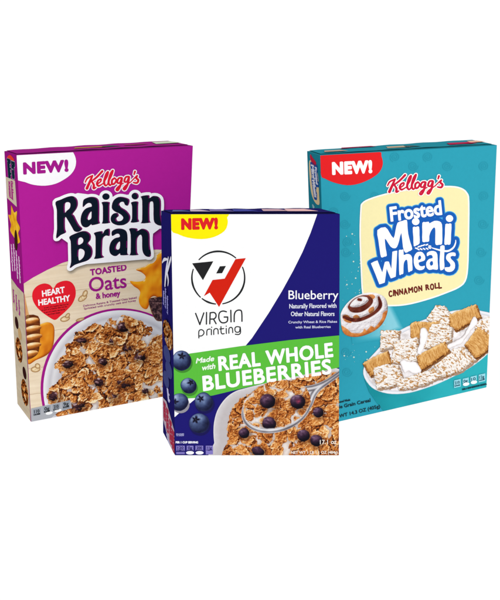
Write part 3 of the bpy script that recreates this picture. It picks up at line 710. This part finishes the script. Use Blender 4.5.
# side of box 2
SW, SH = b2.sideW, b2.sideH
Y2 = lambda py: (py - 212) / 235 * SH
X2 = lambda f: f * SW
b2.ink('side_script', Shape().stroke([(X2(.70), Y2(254), 1.5), (X2(.48), Y2(268), 3), (X2(.34), Y2(283), 2)], 2).stroke([(X2(.95), Y2(253), 2), (X2(.62), Y2(266), 2.5), (X2(.52), Y2(269), 2)], 2).stroke([(X2(.52), Y2(268), 2.5), (X2(.66), Y2(275), 2.5), (X2(.62), Y2(281), 1)], 2).stroke([(X2(.1), Y2(262), 1), (X2(.3), Y2(258), 1.8), (X2(.6), Y2(256), 1)], 1), 2, (222, 224, 240), face='side', step=.5)
t = Shape()
for x, a, b in ((.16, 290, 304), (.34, 286, 306), (.52, 292, 310)): text(t, 'blueberry', (X2(x), Y2(a)), (X2(x), Y2(b)), 5, vert=(1, 0))
b2.ink('side_text', t, 2, (150, 150, 214), face='side', step=.5, off=.3)
b2.ink('side_flakes', Shape().poly([(X2(.3), Y2(318)), (X2(.7), Y2(319)), (X2(1), Y2(326)), (X2(1), Y2(338)), (X2(.6), Y2(345)), (X2(.2), Y2(336)), (X2(.1), Y2(326))], smooth=3), 2, lambda gx, gy, F: flakes(gx, gy, .8, 5, 60, (6, 11), k=2)[0] * .85, face='side', step=.7)
for x, y, r in ((.45, 352, .3), (.6, 366, .3), (.35, 380, .26)):
    b2.ink('side_blueberry', Shape().ell(X2(x), Y2(y), SW * r, 9), 2, (64, 72, 128), face='side', step=.8)
t = Shape(); text(t, 'whole', (X2(.4), Y2(388)), (X2(.5), Y2(400)), 8, vert=(1, 0)); b2.ink('side_word', t, 2, (190, 190, 230), face='side', step=.5, off=.8)
pn = b2.ink('side_patch', Shape().poly([(0, Y2(406)), (X2(.35), Y2(404)), (X2(1), Y2(422)), (X2(1), Y2(452)), (X2(.6), Y2(446)), (0, Y2(430))]), 2, (184, 168, 184), face='side', step=.8)
t = Shape()
for x, a, b in ((.1, 409, 428), (.34, 411, 436), (.6, 418, 442), (.8, 424, 446)): text(t, 'BAKED', (X2(x), Y2(a)), (X2(x), Y2(b)), 8, vert=(1, 0))
b2.ink('lettering', t, 3, (166, 52, 76), face='side', step=.5, off=1.0, parent=pn)
t = Shape(); text(t, 'OPEN', (X2(.3), Y2(440)), (X2(.55), Y2(450)), 8, vert=(1, 0)); b2.ink('side_note', t, 2, (190, 190, 226), face='side', step=.5, off=.8)

# =================================================================== BOX 3  teal frosted wheat box
TEAL = (42, 160, 182)
b3 = Box({'A': (307, 151), 'B': (319.9, 155.2), 'C': (497, 145), 'E': (328, 424.3), 'F': (486.5, 387.5), 'G': (473, 140)},
         'teal frosted wheat cereal box with a cinnamon roll and a bowl, right of the three')
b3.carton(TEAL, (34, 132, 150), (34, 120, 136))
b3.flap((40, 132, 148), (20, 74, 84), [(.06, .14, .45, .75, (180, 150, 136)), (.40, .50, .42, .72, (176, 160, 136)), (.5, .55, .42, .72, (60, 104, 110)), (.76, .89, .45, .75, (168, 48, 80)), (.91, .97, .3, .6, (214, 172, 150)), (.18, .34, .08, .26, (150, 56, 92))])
# embossed swirl pattern printed in a deeper teal
rows = [(166, [(413, 0), (447, 0), (484, 1)]), (196, [(375, 0), (345, 0), (484, 1)]), (224, [(345, 0), (483, 0)]), (252, [(346, 0), (481, 0)]), (280, [(479, 0)]), (157, [(428, 1), (395, 1)]), (372, [(347, 0)]), (352, [(346, 0)]), (330, [(479, 1)]), (212, [(334, 1)]), (242, [(348, 1)])]
for y, xs in rows:
    for x, q in xs:
        r = 5.2; a = np.linspace(0, 4.6 * np.pi, 44) + q * 2
        rr = np.interp(a - q * 2, [0, 4.6 * np.pi], [r, .8])
        sw = Shape().stroke([(x + rr_ * math.cos(a_), y + rr_ * .95 * math.sin(a_), .42) for rr_, a_ in zip(rr, a)], .42, smooth=0)
        b3.ink('embossed_swirl', sw, 1, (38, 154, 176), step=.3)
# light beam from the roll and sparkles
b3.ink('light_beam', Shape().poly([(384, 296), (389, 298), (404, 329), (392, 334), (380, 340), (352, 344), (350, 326)]), 1.5, lambda gx, gy, F: mixc(TEAL, (168, 222, 234), .75 * np.clip(-F / 5, 0, 1) * np.clip((gx - 352) / 36, 0, 1)), step=.4)
rnd = random.Random(4); spk = Shape()
for k in range(80):
    x = rnd.uniform(342, 384); y = rnd.uniform(275, 362)
    if k > 55: x = rnd.uniform(343, 362); y = rnd.uniform(225, 300)
    spk.stroke([(x, y, rnd.choice([.2, .25, .3, .5, .8]))], 1, smooth=0)
b3.ink('sparkles', spk, 2, (196, 226, 214), step=.25)
# cream label
cream = [(361, 209), (362.4, 203.5), (369, 199.4), (385, 194.4), (405, 190.4), (430, 187.3), (450, 186.6), (460.5, 188.4), (466.4, 193), (468.4, 202), (468, 240), (467.2, 268), (464.6, 281), (458, 287.2), (448, 291.6), (432, 297.5), (411, 303.3), (395, 305.3), (380, 304.4), (368, 300), (363, 294), (361.4, 270), (360.2, 235)]
cl = b3.ink('cream_label', Shape().poly(cream, smooth=3), 3, (252, 252, 246), step=.35, off=.9)
b3.ink('cream_field', Shape().poly(cream, smooth=3), 4, (249, 238, 180), step=.35, off=-.6, parent=cl)
# title
M = Shape()
text(M, 'Frosted', (390.9, 221.0), (441.4, 214.2), 13.6, vert=(-.10, -1))
FM = M
MM = Shape()
def Q(*loops, sm=3): MM.poly(*loops, smooth=sm)
Q([(377, 230), (385, 227), (389, 232), (393.3, 238), (395.2, 230), (397.2, 222.6), (402, 220.8), (406.5, 219.8), (407.2, 226), (408, 234), (410, 242), (412, 249), (408.5, 251.3), (405, 252.6), (402.6, 247), (401, 233), (398.8, 241), (396.6, 247), (393.8, 248.3), (390.5, 246.8), (387.5, 242.5), (384.6, 238.6), (385.4, 248), (386.6, 255.4), (384, 256.6), (380.8, 257.2), (379.4, 250), (378, 240)], sm=2)
Q([(412.4, 227.3), (415.5, 226.8), (418.8, 226.6), (419.2, 235), (419.3, 243.2), (416, 245.4), (413.4, 246), (413, 237)], sm=2); MM.ell(415.4, 221.5, 3.8, 3.6)
z4 = lambda p: zc(410, 210, 10, p); z5 = lambda p: zc(365, 245, 10, p); z6 = lambda p: zc(410, 240, 10, p)
Q(z4([(120, 126), (150, 120), (186, 116), (192, 132), (240, 107), (292, 112), (317, 144), (320, 240), (318, 338), (290, 346), (262, 350), (249, 330), (250, 240), (248, 184), (232, 176), (206, 212), (190, 260), (188, 312), (154, 318), (120, 315), (120, 220)]), sm=2)
Q(z4([(350, 142), (380, 138), (412, 138), (408, 240), (402, 340), (370, 344), (340, 342), (346, 240)]), sm=2); MM.ell(449.2, 218.4, 3.7, 3.5)
Q(z5([(55, 182), (88, 164), (122, 152), (146, 214), (170, 272), (182, 218), (195, 168), (216, 162), (236, 165), (248, 200), (260, 235), (265, 150), (270, 66), (295, 58), (320, 55), (313, 185), (305, 315), (280, 326), (255, 334), (234, 288), (214, 238), (205, 305), (195, 375), (166, 386), (140, 393), (100, 290)]), sm=1)
Q(z5([(334, 55), (358, 48), (382, 46), (384, 98), (412, 88), (448, 94), (468, 125), (470, 190), (472, 250), (450, 262), (430, 270), (424, 200), (418, 152), (402, 150), (386, 180), (382, 230), (380, 285), (360, 292), (340, 296), (336, 170)]), sm=2)
Q(z6([(88, 116), (122, 122), (148, 160), (146, 200), (112, 215), (84, 226), (92, 254), (118, 262), (146, 256), (136, 290), (92, 302), (52, 280), (34, 225), (38, 165), (60, 128)]), z6([(80, 170), (96, 154), (108, 170), (102, 190), (80, 198)]), sm=2)
Q(z6([(166, 128), (208, 108), (250, 114), (271, 145), (274, 220), (277, 290), (250, 296), (226, 292), (190, 299), (162, 272), (160, 222), (188, 188), (222, 180), (216, 152), (190, 150), (168, 162)]), z6([(202, 216), (222, 212), (226, 244), (206, 256), (195, 236)]), sm=2)
Q(z6([(300, 60), (342, 56), (341, 120), (338, 200), (342, 278), (312, 302), (296, 290), (292, 200), (298, 120)]), sm=2)
Q(z6([(450, 126), (404, 124), (364, 146), (358, 190), (388, 224), (402, 250), (388, 270), (346, 272), (346, 300), (372, 318), (416, 314), (446, 280), (444, 226), (412, 192), (402, 168), (424, 158), (452, 160)]), sm=2)
MM.stroke(z6([(200, 72, 3), (250, 88, 7), (320, 106, 10), (380, 108, 10), (430, 76, 9), (452, 30, 7), (454, 0, 4)]), 1)
for (x, y, a) in [(60, 82, .2), (85, 66, -.5), (110, 58, -.5), (135, 50, -.5), (165, 46, -.5), (80, 92, .45), (108, 90, .5), (138, 88, .5), (168, 86, .5), (195, 60, .1), (192, 78, .5)]:
    MM.ell(410 + x / 10, 240 + y / 10, 1.7, .75, a + .05)
AL = Shape(); AL.groups = FM.groups + MM.groups; AL.str = MM.str
gl = b3.ink('title_lettering', AL, 5, (66, 172, 232), step=.3, off=3.9)
b3.ink('blue_outline', AL, 6, (18, 92, 182), step=.3, off=3.1, parent=gl)
b3.ink('white_letters', MM, 7, (254, 254, 255), step=.2, off=-.05, parent=gl)
b3.ink('white_letters', FM, 7, (254, 254, 255), step=.2, off=.62, parent=gl)
KT3 = affine3([(42, 168), (340, 110), (128, 72)], [(389.4, 192.0), (441.8, 183.2), (404.4, 176.0)])
ks = script_shape(KT3)
kb = b3.ink('brand_lettering', ks, 8, (255, 250, 246), step=.22, off=.95)
b3.ink('red_script', ks, 9, (206, 20, 58), step=.18, parent=kb)
# flavour name in bouncy capitals
t = Shape(); letters = 'CINNAMON ROLL'; p0 = np.array([388.4, 296.6]); p1 = np.array([441.9, 287.6])
wd = [.9, .42, 1, 1, 1, 1.25, 1, 1, .6, 1, 1.05, .82, .82]; tot = sum(wd); acc = 0
for k, (ch, w) in enumerate(zip(letters, wd)):
    if ch != ' ':
        a = p0 + (p1 - p0) * ((acc + .12 * w) / tot); b = p0 + (p1 - p0) * ((acc + .86 * w) / tot); j = .35 * (-1) ** k
        if ch == 'I': m_ = (a + b) / 2; t.stroke([(m_[0], m_[1] + j, .3), (m_[0], m_[1] + j - 5.2, .3)], 1)
        else: text(t, ch, a + [0, j], b + [0, j], 5.4 + .3 * (-1) ** k)
    acc += w
b3.ink('flavour_lettering', t, 5, (112, 34, 26), step=.16, off=.42)
nb = b3.ink('new_badge', Shape().poly(zc(315, 148, 6.25, [(30, 46), (200, 32), (393, 22), (414, 50), (423, 100), (402, 150), (350, 190), (275, 222), (200, 232), (120, 216), (60, 190), (38, 170)]), smooth=3), 3, (232, 30, 34), step=.3)
t = Shape(); text(t, 'NEW!', (332.0, 175.0), (372.2, 173.0), 13.0, spacing=1.12, bold=1.05); b3.ink('lettering', t, 4, (255, 252, 250), step=.2, off=1.08, parent=nb)

# bowl
rimP = [(363, 374), (365.5, 363), (375, 352), (386, 340.5), (400, 330), (420, 321), (447, 312), (465, 309.3), (480, 310.6), (500, 318), (500, 342), (489, 352.3), (480, 360.5), (465, 370.5), (441, 382.3), (425, 388.3), (409, 392.8), (392, 394), (378, 391), (369, 385)]
bw = b3.ink('cereal_bowl', Shape().poly([(363, 370), (364.5, 380), (369, 392), (376, 402), (386, 414), (500, 390), (500, 345), (440, 372)]), 4, lambda gx, gy, F: mixc((16, 140, 152), (40, 176, 186), .55 + .6 * (fbm(gx / 20, gy / 14, 3, 2) - .5) + .012 * (gx - 420)), step=.45)
rm = b3.ink('bowl_rim', Shape().poly(rimP, smooth=3), 5, lambda gx, gy, F: ramp(-F / 5, [(0, (206, 214, 222)), (.2, (244, 244, 248)), (.5, (226, 228, 234)), (.8, (196, 196, 204)), (1, (216, 210, 214))]), step=.35, parent=bw)
b3.ink('milk', Shape().poly(rimP, smooth=3), 6, lambda gx, gy, F: ramp(fbm(gx / 5, gy / 5, 14, 3), [(.2, (200, 192, 190)), (.5, (236, 230, 230)), (.8, (252, 248, 250))]), step=.35, off=-3.6, parent=bw)
def biscuit(P4, frosted, seed, ax):
    P4 = np.array(P4, float); c = P4.mean(0); th = ax; ca, sa = math.cos(th), math.sin(th)
    def f(gx, gy, F):
        u = (gx - c[0]) * ca + (gy - c[1]) * sa; v = -(gx - c[0]) * sa + (gy - c[1]) * ca
        edge = np.clip(-F / 3.2, 0, 1); dome = np.sqrt(1 - (1 - edge) ** 2)
        warp = 2.0 * fbm(u / 7, v / 7, seed + 5, 2)
        strand = fbm(u / 5 + 7, (v + warp) * 1.15, seed, 3)
        clump = fbm(u / 1.9, v / 1.1, seed + 2, 3)
        Hh = dome * 3.0 + strand * 2.0 + clump * (1.6 if frosted else .4)
        sh, _ = relief_light(Hh, gx[0, 1] - gx[0, 0], .8)
        if not frosted:
            t_ = .14 + .66 * np.clip(sh, 0, 1) + .45 * (strand - .5) - .25 * (1 - edge) * ((gy - c[1]) > 0) + .05
            return ramp(t_, [(0, (84, 40, 8)), (.22, (150, 90, 32)), (.45, (198, 138, 68)), (.68, (226, 174, 104)), (1, (250, 220, 164))])
        frost = np.clip((clump - .40) / .10 + (strand - .5) * 2.2 + .55, 0.08, 1)
        g = ramp(.2 + .55 * np.clip(sh, 0, 1) + .3 * (strand - .5), [(0, (118, 66, 22)), (.4, (178, 120, 60)), (1, (226, 186, 128))])
        w = ramp(.12 + .8 * np.clip(sh, 0, 1) - .2 * (1 - edge), [(0, (160, 140, 122)), (.3, (214, 200, 188)), (.55, (246, 240, 234)), (1, (255, 254, 252))])
        return g * (1 - frost[..., None]) + w * frost[..., None]
    return f
BIS = [([(381.5, 331.5), (399, 331), (397, 346), (381, 350)], 1, .3), ([(436, 306), (444, 307), (451, 316), (449, 328), (438, 326), (427, 319)], 1, .4),
       ([(411, 325.5), (414, 322.4), (438, 323), (441, 329), (428, 334), (419, 341), (411, 338)], 0, 1.3),
       ([(450, 315), (463, 309.5), (475.5, 305), (479.7, 317), (468, 324), (456, 330.5), (450.5, 326)], 0, 1.25),
       ([(474, 324), (492, 316), (492, 336), (476, 331)], 1, .5), ([(363.3, 363.4), (375, 357), (387, 351.5), (390.6, 363), (381, 369), (371, 376)], 0, 1.2),
       ([(395, 341.5), (417, 338), (418, 360), (405, 364), (391.6, 362)], 1, .2), ([(432, 325), (440, 324), (452, 328.5), (450, 341), (440, 345), (430, 348), (424.5, 347.6), (427, 336.6)], 1, .3),
       ([(465, 345), (478, 328), (492, 338), (487, 350.5), (476, 358.5)], 0, .9), ([(374, 368.6), (385, 365), (397.6, 365.5), (402.5, 381), (390, 387), (377, 388.6)], 1, .2),
       ([(453, 350), (463, 347.6), (474.6, 360), (461, 370.5), (441, 377.6), (435, 366)], 1, .8), ([(397.5, 382), (415, 375), (435, 369), (441.4, 376), (428, 383), (412, 388), (399, 389)], 1, .3),
       ([(417, 357), (430, 349), (444, 342.5), (448.5, 351), (434, 362), (420.5, 370.6)], 0, 1.15)]
for k, (q, fr, ax) in enumerate(BIS):
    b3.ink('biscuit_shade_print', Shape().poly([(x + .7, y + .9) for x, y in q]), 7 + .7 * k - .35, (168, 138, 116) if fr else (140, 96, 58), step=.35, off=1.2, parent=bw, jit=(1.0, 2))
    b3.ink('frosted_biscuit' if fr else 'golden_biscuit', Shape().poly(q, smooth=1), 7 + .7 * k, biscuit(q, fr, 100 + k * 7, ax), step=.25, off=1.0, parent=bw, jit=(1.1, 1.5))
milkp = lambda gx, gy, F: ramp(-F / 2.2 + .4 * (fbm(gx / 3, gy / 3, 5, 2) - .5), [(0, (206, 196, 192)), (.3, (240, 234, 234)), (1, (254, 252, 254))])
b3.ink('milk_splash', Shape().poly([(419.5, 331), (423, 327.5), (427, 331), (426.5, 340), (423, 348), (420, 354), (416, 352), (419, 343)], smooth=3), 17, milkp, step=.25, parent=bw, jit=(.8, 4))
b3.ink('milk_splash', Shape().poly([(472.5, 317), (476.5, 318), (476, 324), (470, 331), (464, 340), (456, 346), (448, 348), (447, 344), (455, 341), (462, 336), (467, 328)], smooth=3), 17, milkp, step=.25, parent=bw, jit=(.8, 4))
b3.ink('milk_splash', Shape().poly([(399, 362), (403, 358.6), (408, 361), (415, 361.5), (418.5, 366), (421, 371.5), (414, 374), (408, 371), (404, 373), (401, 367)], smooth=3), 17, milkp, step=.25, parent=bw, jit=(.8, 4))

# cinnamon roll
Rz = lambda p: zc(330, 285, 7.14, p)
rp = Rz([(74, 235), (84, 182), (130, 120), (190, 76), (270, 54), (340, 60), (392, 92), (411, 150), (404, 212), (370, 280), (310, 330), (220, 366), (140, 367), (90, 332)])
swirl = Shape().stroke(Rz([(203, 103, 10), (218, 106, 9)]), 1).stroke(Rz([(132, 158, 7), (142, 132, 3.5), (176, 98, 2.5), (225, 78, 3), (270, 80, 8)]), 1).stroke(Rz([(272, 84, 9), (290, 112, 16), (262, 148, 18), (212, 174, 20), (160, 176, 18), (134, 158, 9)]), 1).stroke(Rz([(346, 88, 8), (357, 145, 14), (318, 196, 11), (240, 238, 12), (168, 250, 14), (98, 228, 10)]), 1)
bits = Shape().poly(Rz([(262, 75), (300, 66), (322, 84), (300, 104), (276, 96)]), smooth=3).poly(Rz([(282, 165), (310, 155), (312, 185), (285, 205), (272, 185)]), smooth=3).poly(Rz([(90, 218), (120, 212), (150, 240), (150, 270), (110, 262), (92, 242)]), smooth=3).poly(Rz([(165, 222), (190, 212), (212, 232), (190, 244), (166, 240)]), smooth=3)
crust = Shape().poly(Rz([(60, 285), (95, 296), (130, 320), (152, 340), (200, 344), (232, 335), (244, 308), (262, 326), (290, 290), (318, 303), (352, 262), (372, 230), (376, 200), (412, 180), (440, 230), (380, 330), (220, 400), (90, 380)]), smooth=2)
def roll(gx, gy, F):
    n = fbm(gx / 4, gy / 4, 9, 3)
    s_ = swirl.field(gx, gy); st = gx[0, 1] - gx[0, 0]
    Hh = 5 * np.sqrt(1 - (1 - np.clip(-F / 9, 0, 1)) ** 2) + 1.3 * np.clip(s_ / 1.6, 0, 1) + 1.8 * n
    sh, _ = relief_light(Hh, st, .7)
    C = ramp(.05 + .9 * sh, [(0, (120, 104, 104)), (.35, (190, 180, 182)), (.6, (226, 220, 222)), (.8, (246, 242, 242)), (1, (255, 254, 253))])
    C = mixc(C, np.array([198, 186, 186.]), np.clip(1 - (s_ - .2) / 1.2, 0, 1) * .5)
    C = mixc(C, np.array([222, 140, 76.]) * (.55 + .5 * np.clip(sh, 0, 1))[..., None] + 60 * (n[..., None] - .5), np.clip(-bits.field(gx, gy) / .4 + .5, 0, 1))
    C = mixc(C, np.array([104, 38, 22.]) * (.45 + .75 * np.clip(sh, 0, 1.2))[..., None] + 50 * (n[..., None] - .5), np.clip(-s_ / .4 + .5, 0, 1))
    cr = crust.field(gx, gy)
    cc = ramp(.1 + .55 * sh + .7 * (n - .4) + .1 * np.clip(-F / 4, 0, 1), [(0, (150, 78, 28)), (.4, (206, 122, 56)), (.7, (232, 158, 90)), (1, (248, 200, 146))])
    a = np.clip(-cr / .4 + .5, 0, 1)[..., None]
    return C * (1 - a) + cc * a
b3.ink('cinnamon_roll', Shape().poly(rp, smooth=4), 5, roll, step=.25)
# weight text
t = Shape(); text(t, 'Lightly Sweetened Whole', (329, 405), (350, 400.6), 1.9); text(t, 'Whole Grain Cereal', (328.4, 411.0), (370.4, 401.6), 3.3); text(t, 'NET WT 14.3 OZ (405g)', (329, 420.4), (380, 407.6), 3.3)
b3.ink('net_weight_print', t, 5, (20, 52, 62), step=.15, off=.14)
ns = None
for q, (x, y, w, h) in enumerate([(453.4, 380.2, 6.6, 7.6), (462.0, 378.6, 6.0, 4.6), (469.8, 376.6, 6.2, 4.6), (478, 374.6, 6.6, 7.6)]):
    k = -.23
    o = b3.ink('nutrition_strip' if ns is None else 'nutrition_box', Shape().poly([(x, y), (x + w, y + w * k), (x + w, y + h + w * k), (x, y + h)]), 18, (150, 216, 230), step=.22, parent=ns)
    ns = ns or o
    t = Shape(); text(t, ['210', '0g', '10', '12g'][q], (x + 1, y + 4.0), (x + w - 1, y + 4.0 + (w - 2) * k), 2.7); text(t, 'SUGARS', (x + .7, y + 6.2), (x + w - .7, y + 6.2 + (w - 1.4) * k), 1.1)
    b3.ink('lettering', t, 19, (20, 74, 92), step=.14, off=.12, parent=ns)
for x, y in ((465.4, 383.9), (473.2, 382)): b3.ink('daily_value_oval', Shape().ell(x, y, 3.3, 1.7, -.2), 19.6, (240, 250, 252), step=.2, parent=ns)
t = Shape(); text(t, 'PER 1 CUP SERVING CEREAL', (462, 389.8), (486, 384.2), 1.1); b3.ink('serving_note', t, 18, (8, 62, 74), step=.14, off=.3)

# side of box 3
SW, SH = b3.sideW, b3.sideH
Y3 = lambda py: (py - 152.5) / 262 * SH
pb = Shape().poly([(SW * .14, Y3(164)), (SW * .3, Y3(160)), (SW * .62, Y3(163)), (SW * .82, Y3(172)), (SW * .86, Y3(190)), (SW * .86, Y3(198)), (SW * .6, Y3(199)), (SW * .32, Y3(194)), (SW * .18, Y3(184))], smooth=3)
so = b3.ink('side_label', pb, 1, (226, 210, 160), face='side', step=.7)
t = Shape(); text(t, 'Frosted', (SW * .60, Y3(165)), (SW * .66, Y3(180)), 8, vert=(1, 0)); text(t, 'Mini', (SW * .30, Y3(164)), (SW * .40, Y3(176)), 12, vert=(1, 0)); text(t, 'Wheats', (SW * .34, Y3(177)), (SW * .50, Y3(193)), 12, vert=(1, 0))
b3.ink('side_blue', t, 2, (36, 84, 158), face='side', step=.5, off=3.2, parent=so)
b3.ink('side_letters', t, 3, (214, 222, 232), face='side', step=.5, off=.5, parent=so)
b3.ink('side_script', Shape().stroke([(SW * .30, Y3(157), 3), (SW * .45, Y3(160), 3.5), (SW * .66, Y3(161.5), 2.5)], 3), 2, (200, 36, 62), face='side', step=.6)
t = Shape(); text(t, 'cinnamon roll', (SW * .3, Y3(202)), (SW * .55, Y3(214)), 8, vert=(1, 0)); b3.ink('side_text', t, 2, (150, 196, 200), face='side', step=.5, off=.8)

# =================================================================== setting and light
# added sheet: white ground made translucent, lit from below so no shadow shows
me = bpy.data.meshes.new('shadowless_ground')
me.from_pydata([(-40, -12, -0.0004), (40, -12, -0.0004), (40, 90, -0.0004), (-40, 90, -0.0004)], [], [(0, 1, 2, 3)])
tb = bpy.data.objects.new('shadowless_ground', me); COL.objects.link(tb); tb['kind'] = 'structure'; tb['label'] = 'plain white ground, made translucent so no shadow shows'
m = bpy.data.materials.new('translucent_white'); m.use_nodes = True; nt = m.node_tree; nt.nodes.clear()
out = nt.nodes.new('ShaderNodeOutputMaterial'); tr = nt.nodes.new('ShaderNodeBsdfTranslucent'); df = nt.nodes.new('ShaderNodeBsdfDiffuse'); mxs = nt.nodes.new('ShaderNodeMixShader')
tr.inputs['Color'].default_value = (.97, .97, .97, 1); df.inputs['Color'].default_value = (.95, .95, .95, 1); mxs.inputs[0].default_value = 0.04
nt.links.new(tr.outputs[0], mxs.inputs[1]); nt.links.new(df.outputs[0], mxs.inputs[2]); nt.links.new(mxs.outputs[0], out.inputs['Surface'])
me.materials.append(m)

w = bpy.data.worlds.new('World'); scene.world = w; w.use_nodes = True
nt = w.node_tree; bg = nt.nodes['Background']
tc = nt.nodes.new('ShaderNodeTexCoord'); sx = nt.nodes.new('ShaderNodeSeparateXYZ'); nt.links.new(tc.outputs['Generated'], sx.inputs[0])
# white studio all round, dimmer towards the camera's left and behind it
dot = nt.nodes.new('ShaderNodeVectorMath'); dot.operation = 'DOT_PRODUCT'; dot.inputs[1].default_value = (-0.86, -0.50, 0.10)
nt.links.new(tc.outputs['Generated'], dot.inputs[0])
mr = nt.nodes.new('ShaderNodeMapRange'); mr.interpolation_type = 'SMOOTHSTEP'
mr.inputs['From Min'].default_value = 0.35; mr.inputs['From Max'].default_value = 0.9; mr.inputs['To Min'].default_value = 1.13; mr.inputs['To Max'].default_value = 0.45
nt.links.new(dot.outputs['Value'], mr.inputs['Value']); nt.links.new(mr.outputs['Result'], bg.inputs['Strength'])
bg.inputs['Color'].default_value = (1, 1, 1, 1)

li = bpy.data.lights.new('added_soft_light', 'AREA'); li.shape = 'RECTANGLE'; li.size = 1.6; li.size_y = 1.2; li.energy = 6  # added lamp with no known source, for a slight gradient and gloss
lo = bpy.data.objects.new('added_soft_light', li); COL.objects.link(lo); lo.location = (1.2, -1.2, 1.5)
d = Vector((0, .85, .15)) - lo.location; lo.rotation_euler = d.to_track_quat('-Z', 'Y').to_euler()

scene.view_settings.view_transform = 'Standard'; scene.view_settings.look = 'None'
scene.view_settings.exposure = 0; scene.view_settings.gamma = 1
scene.render.engine = 'CYCLES'; scene.cycles.max_bounces = 6; scene.cycles.use_denoising = True
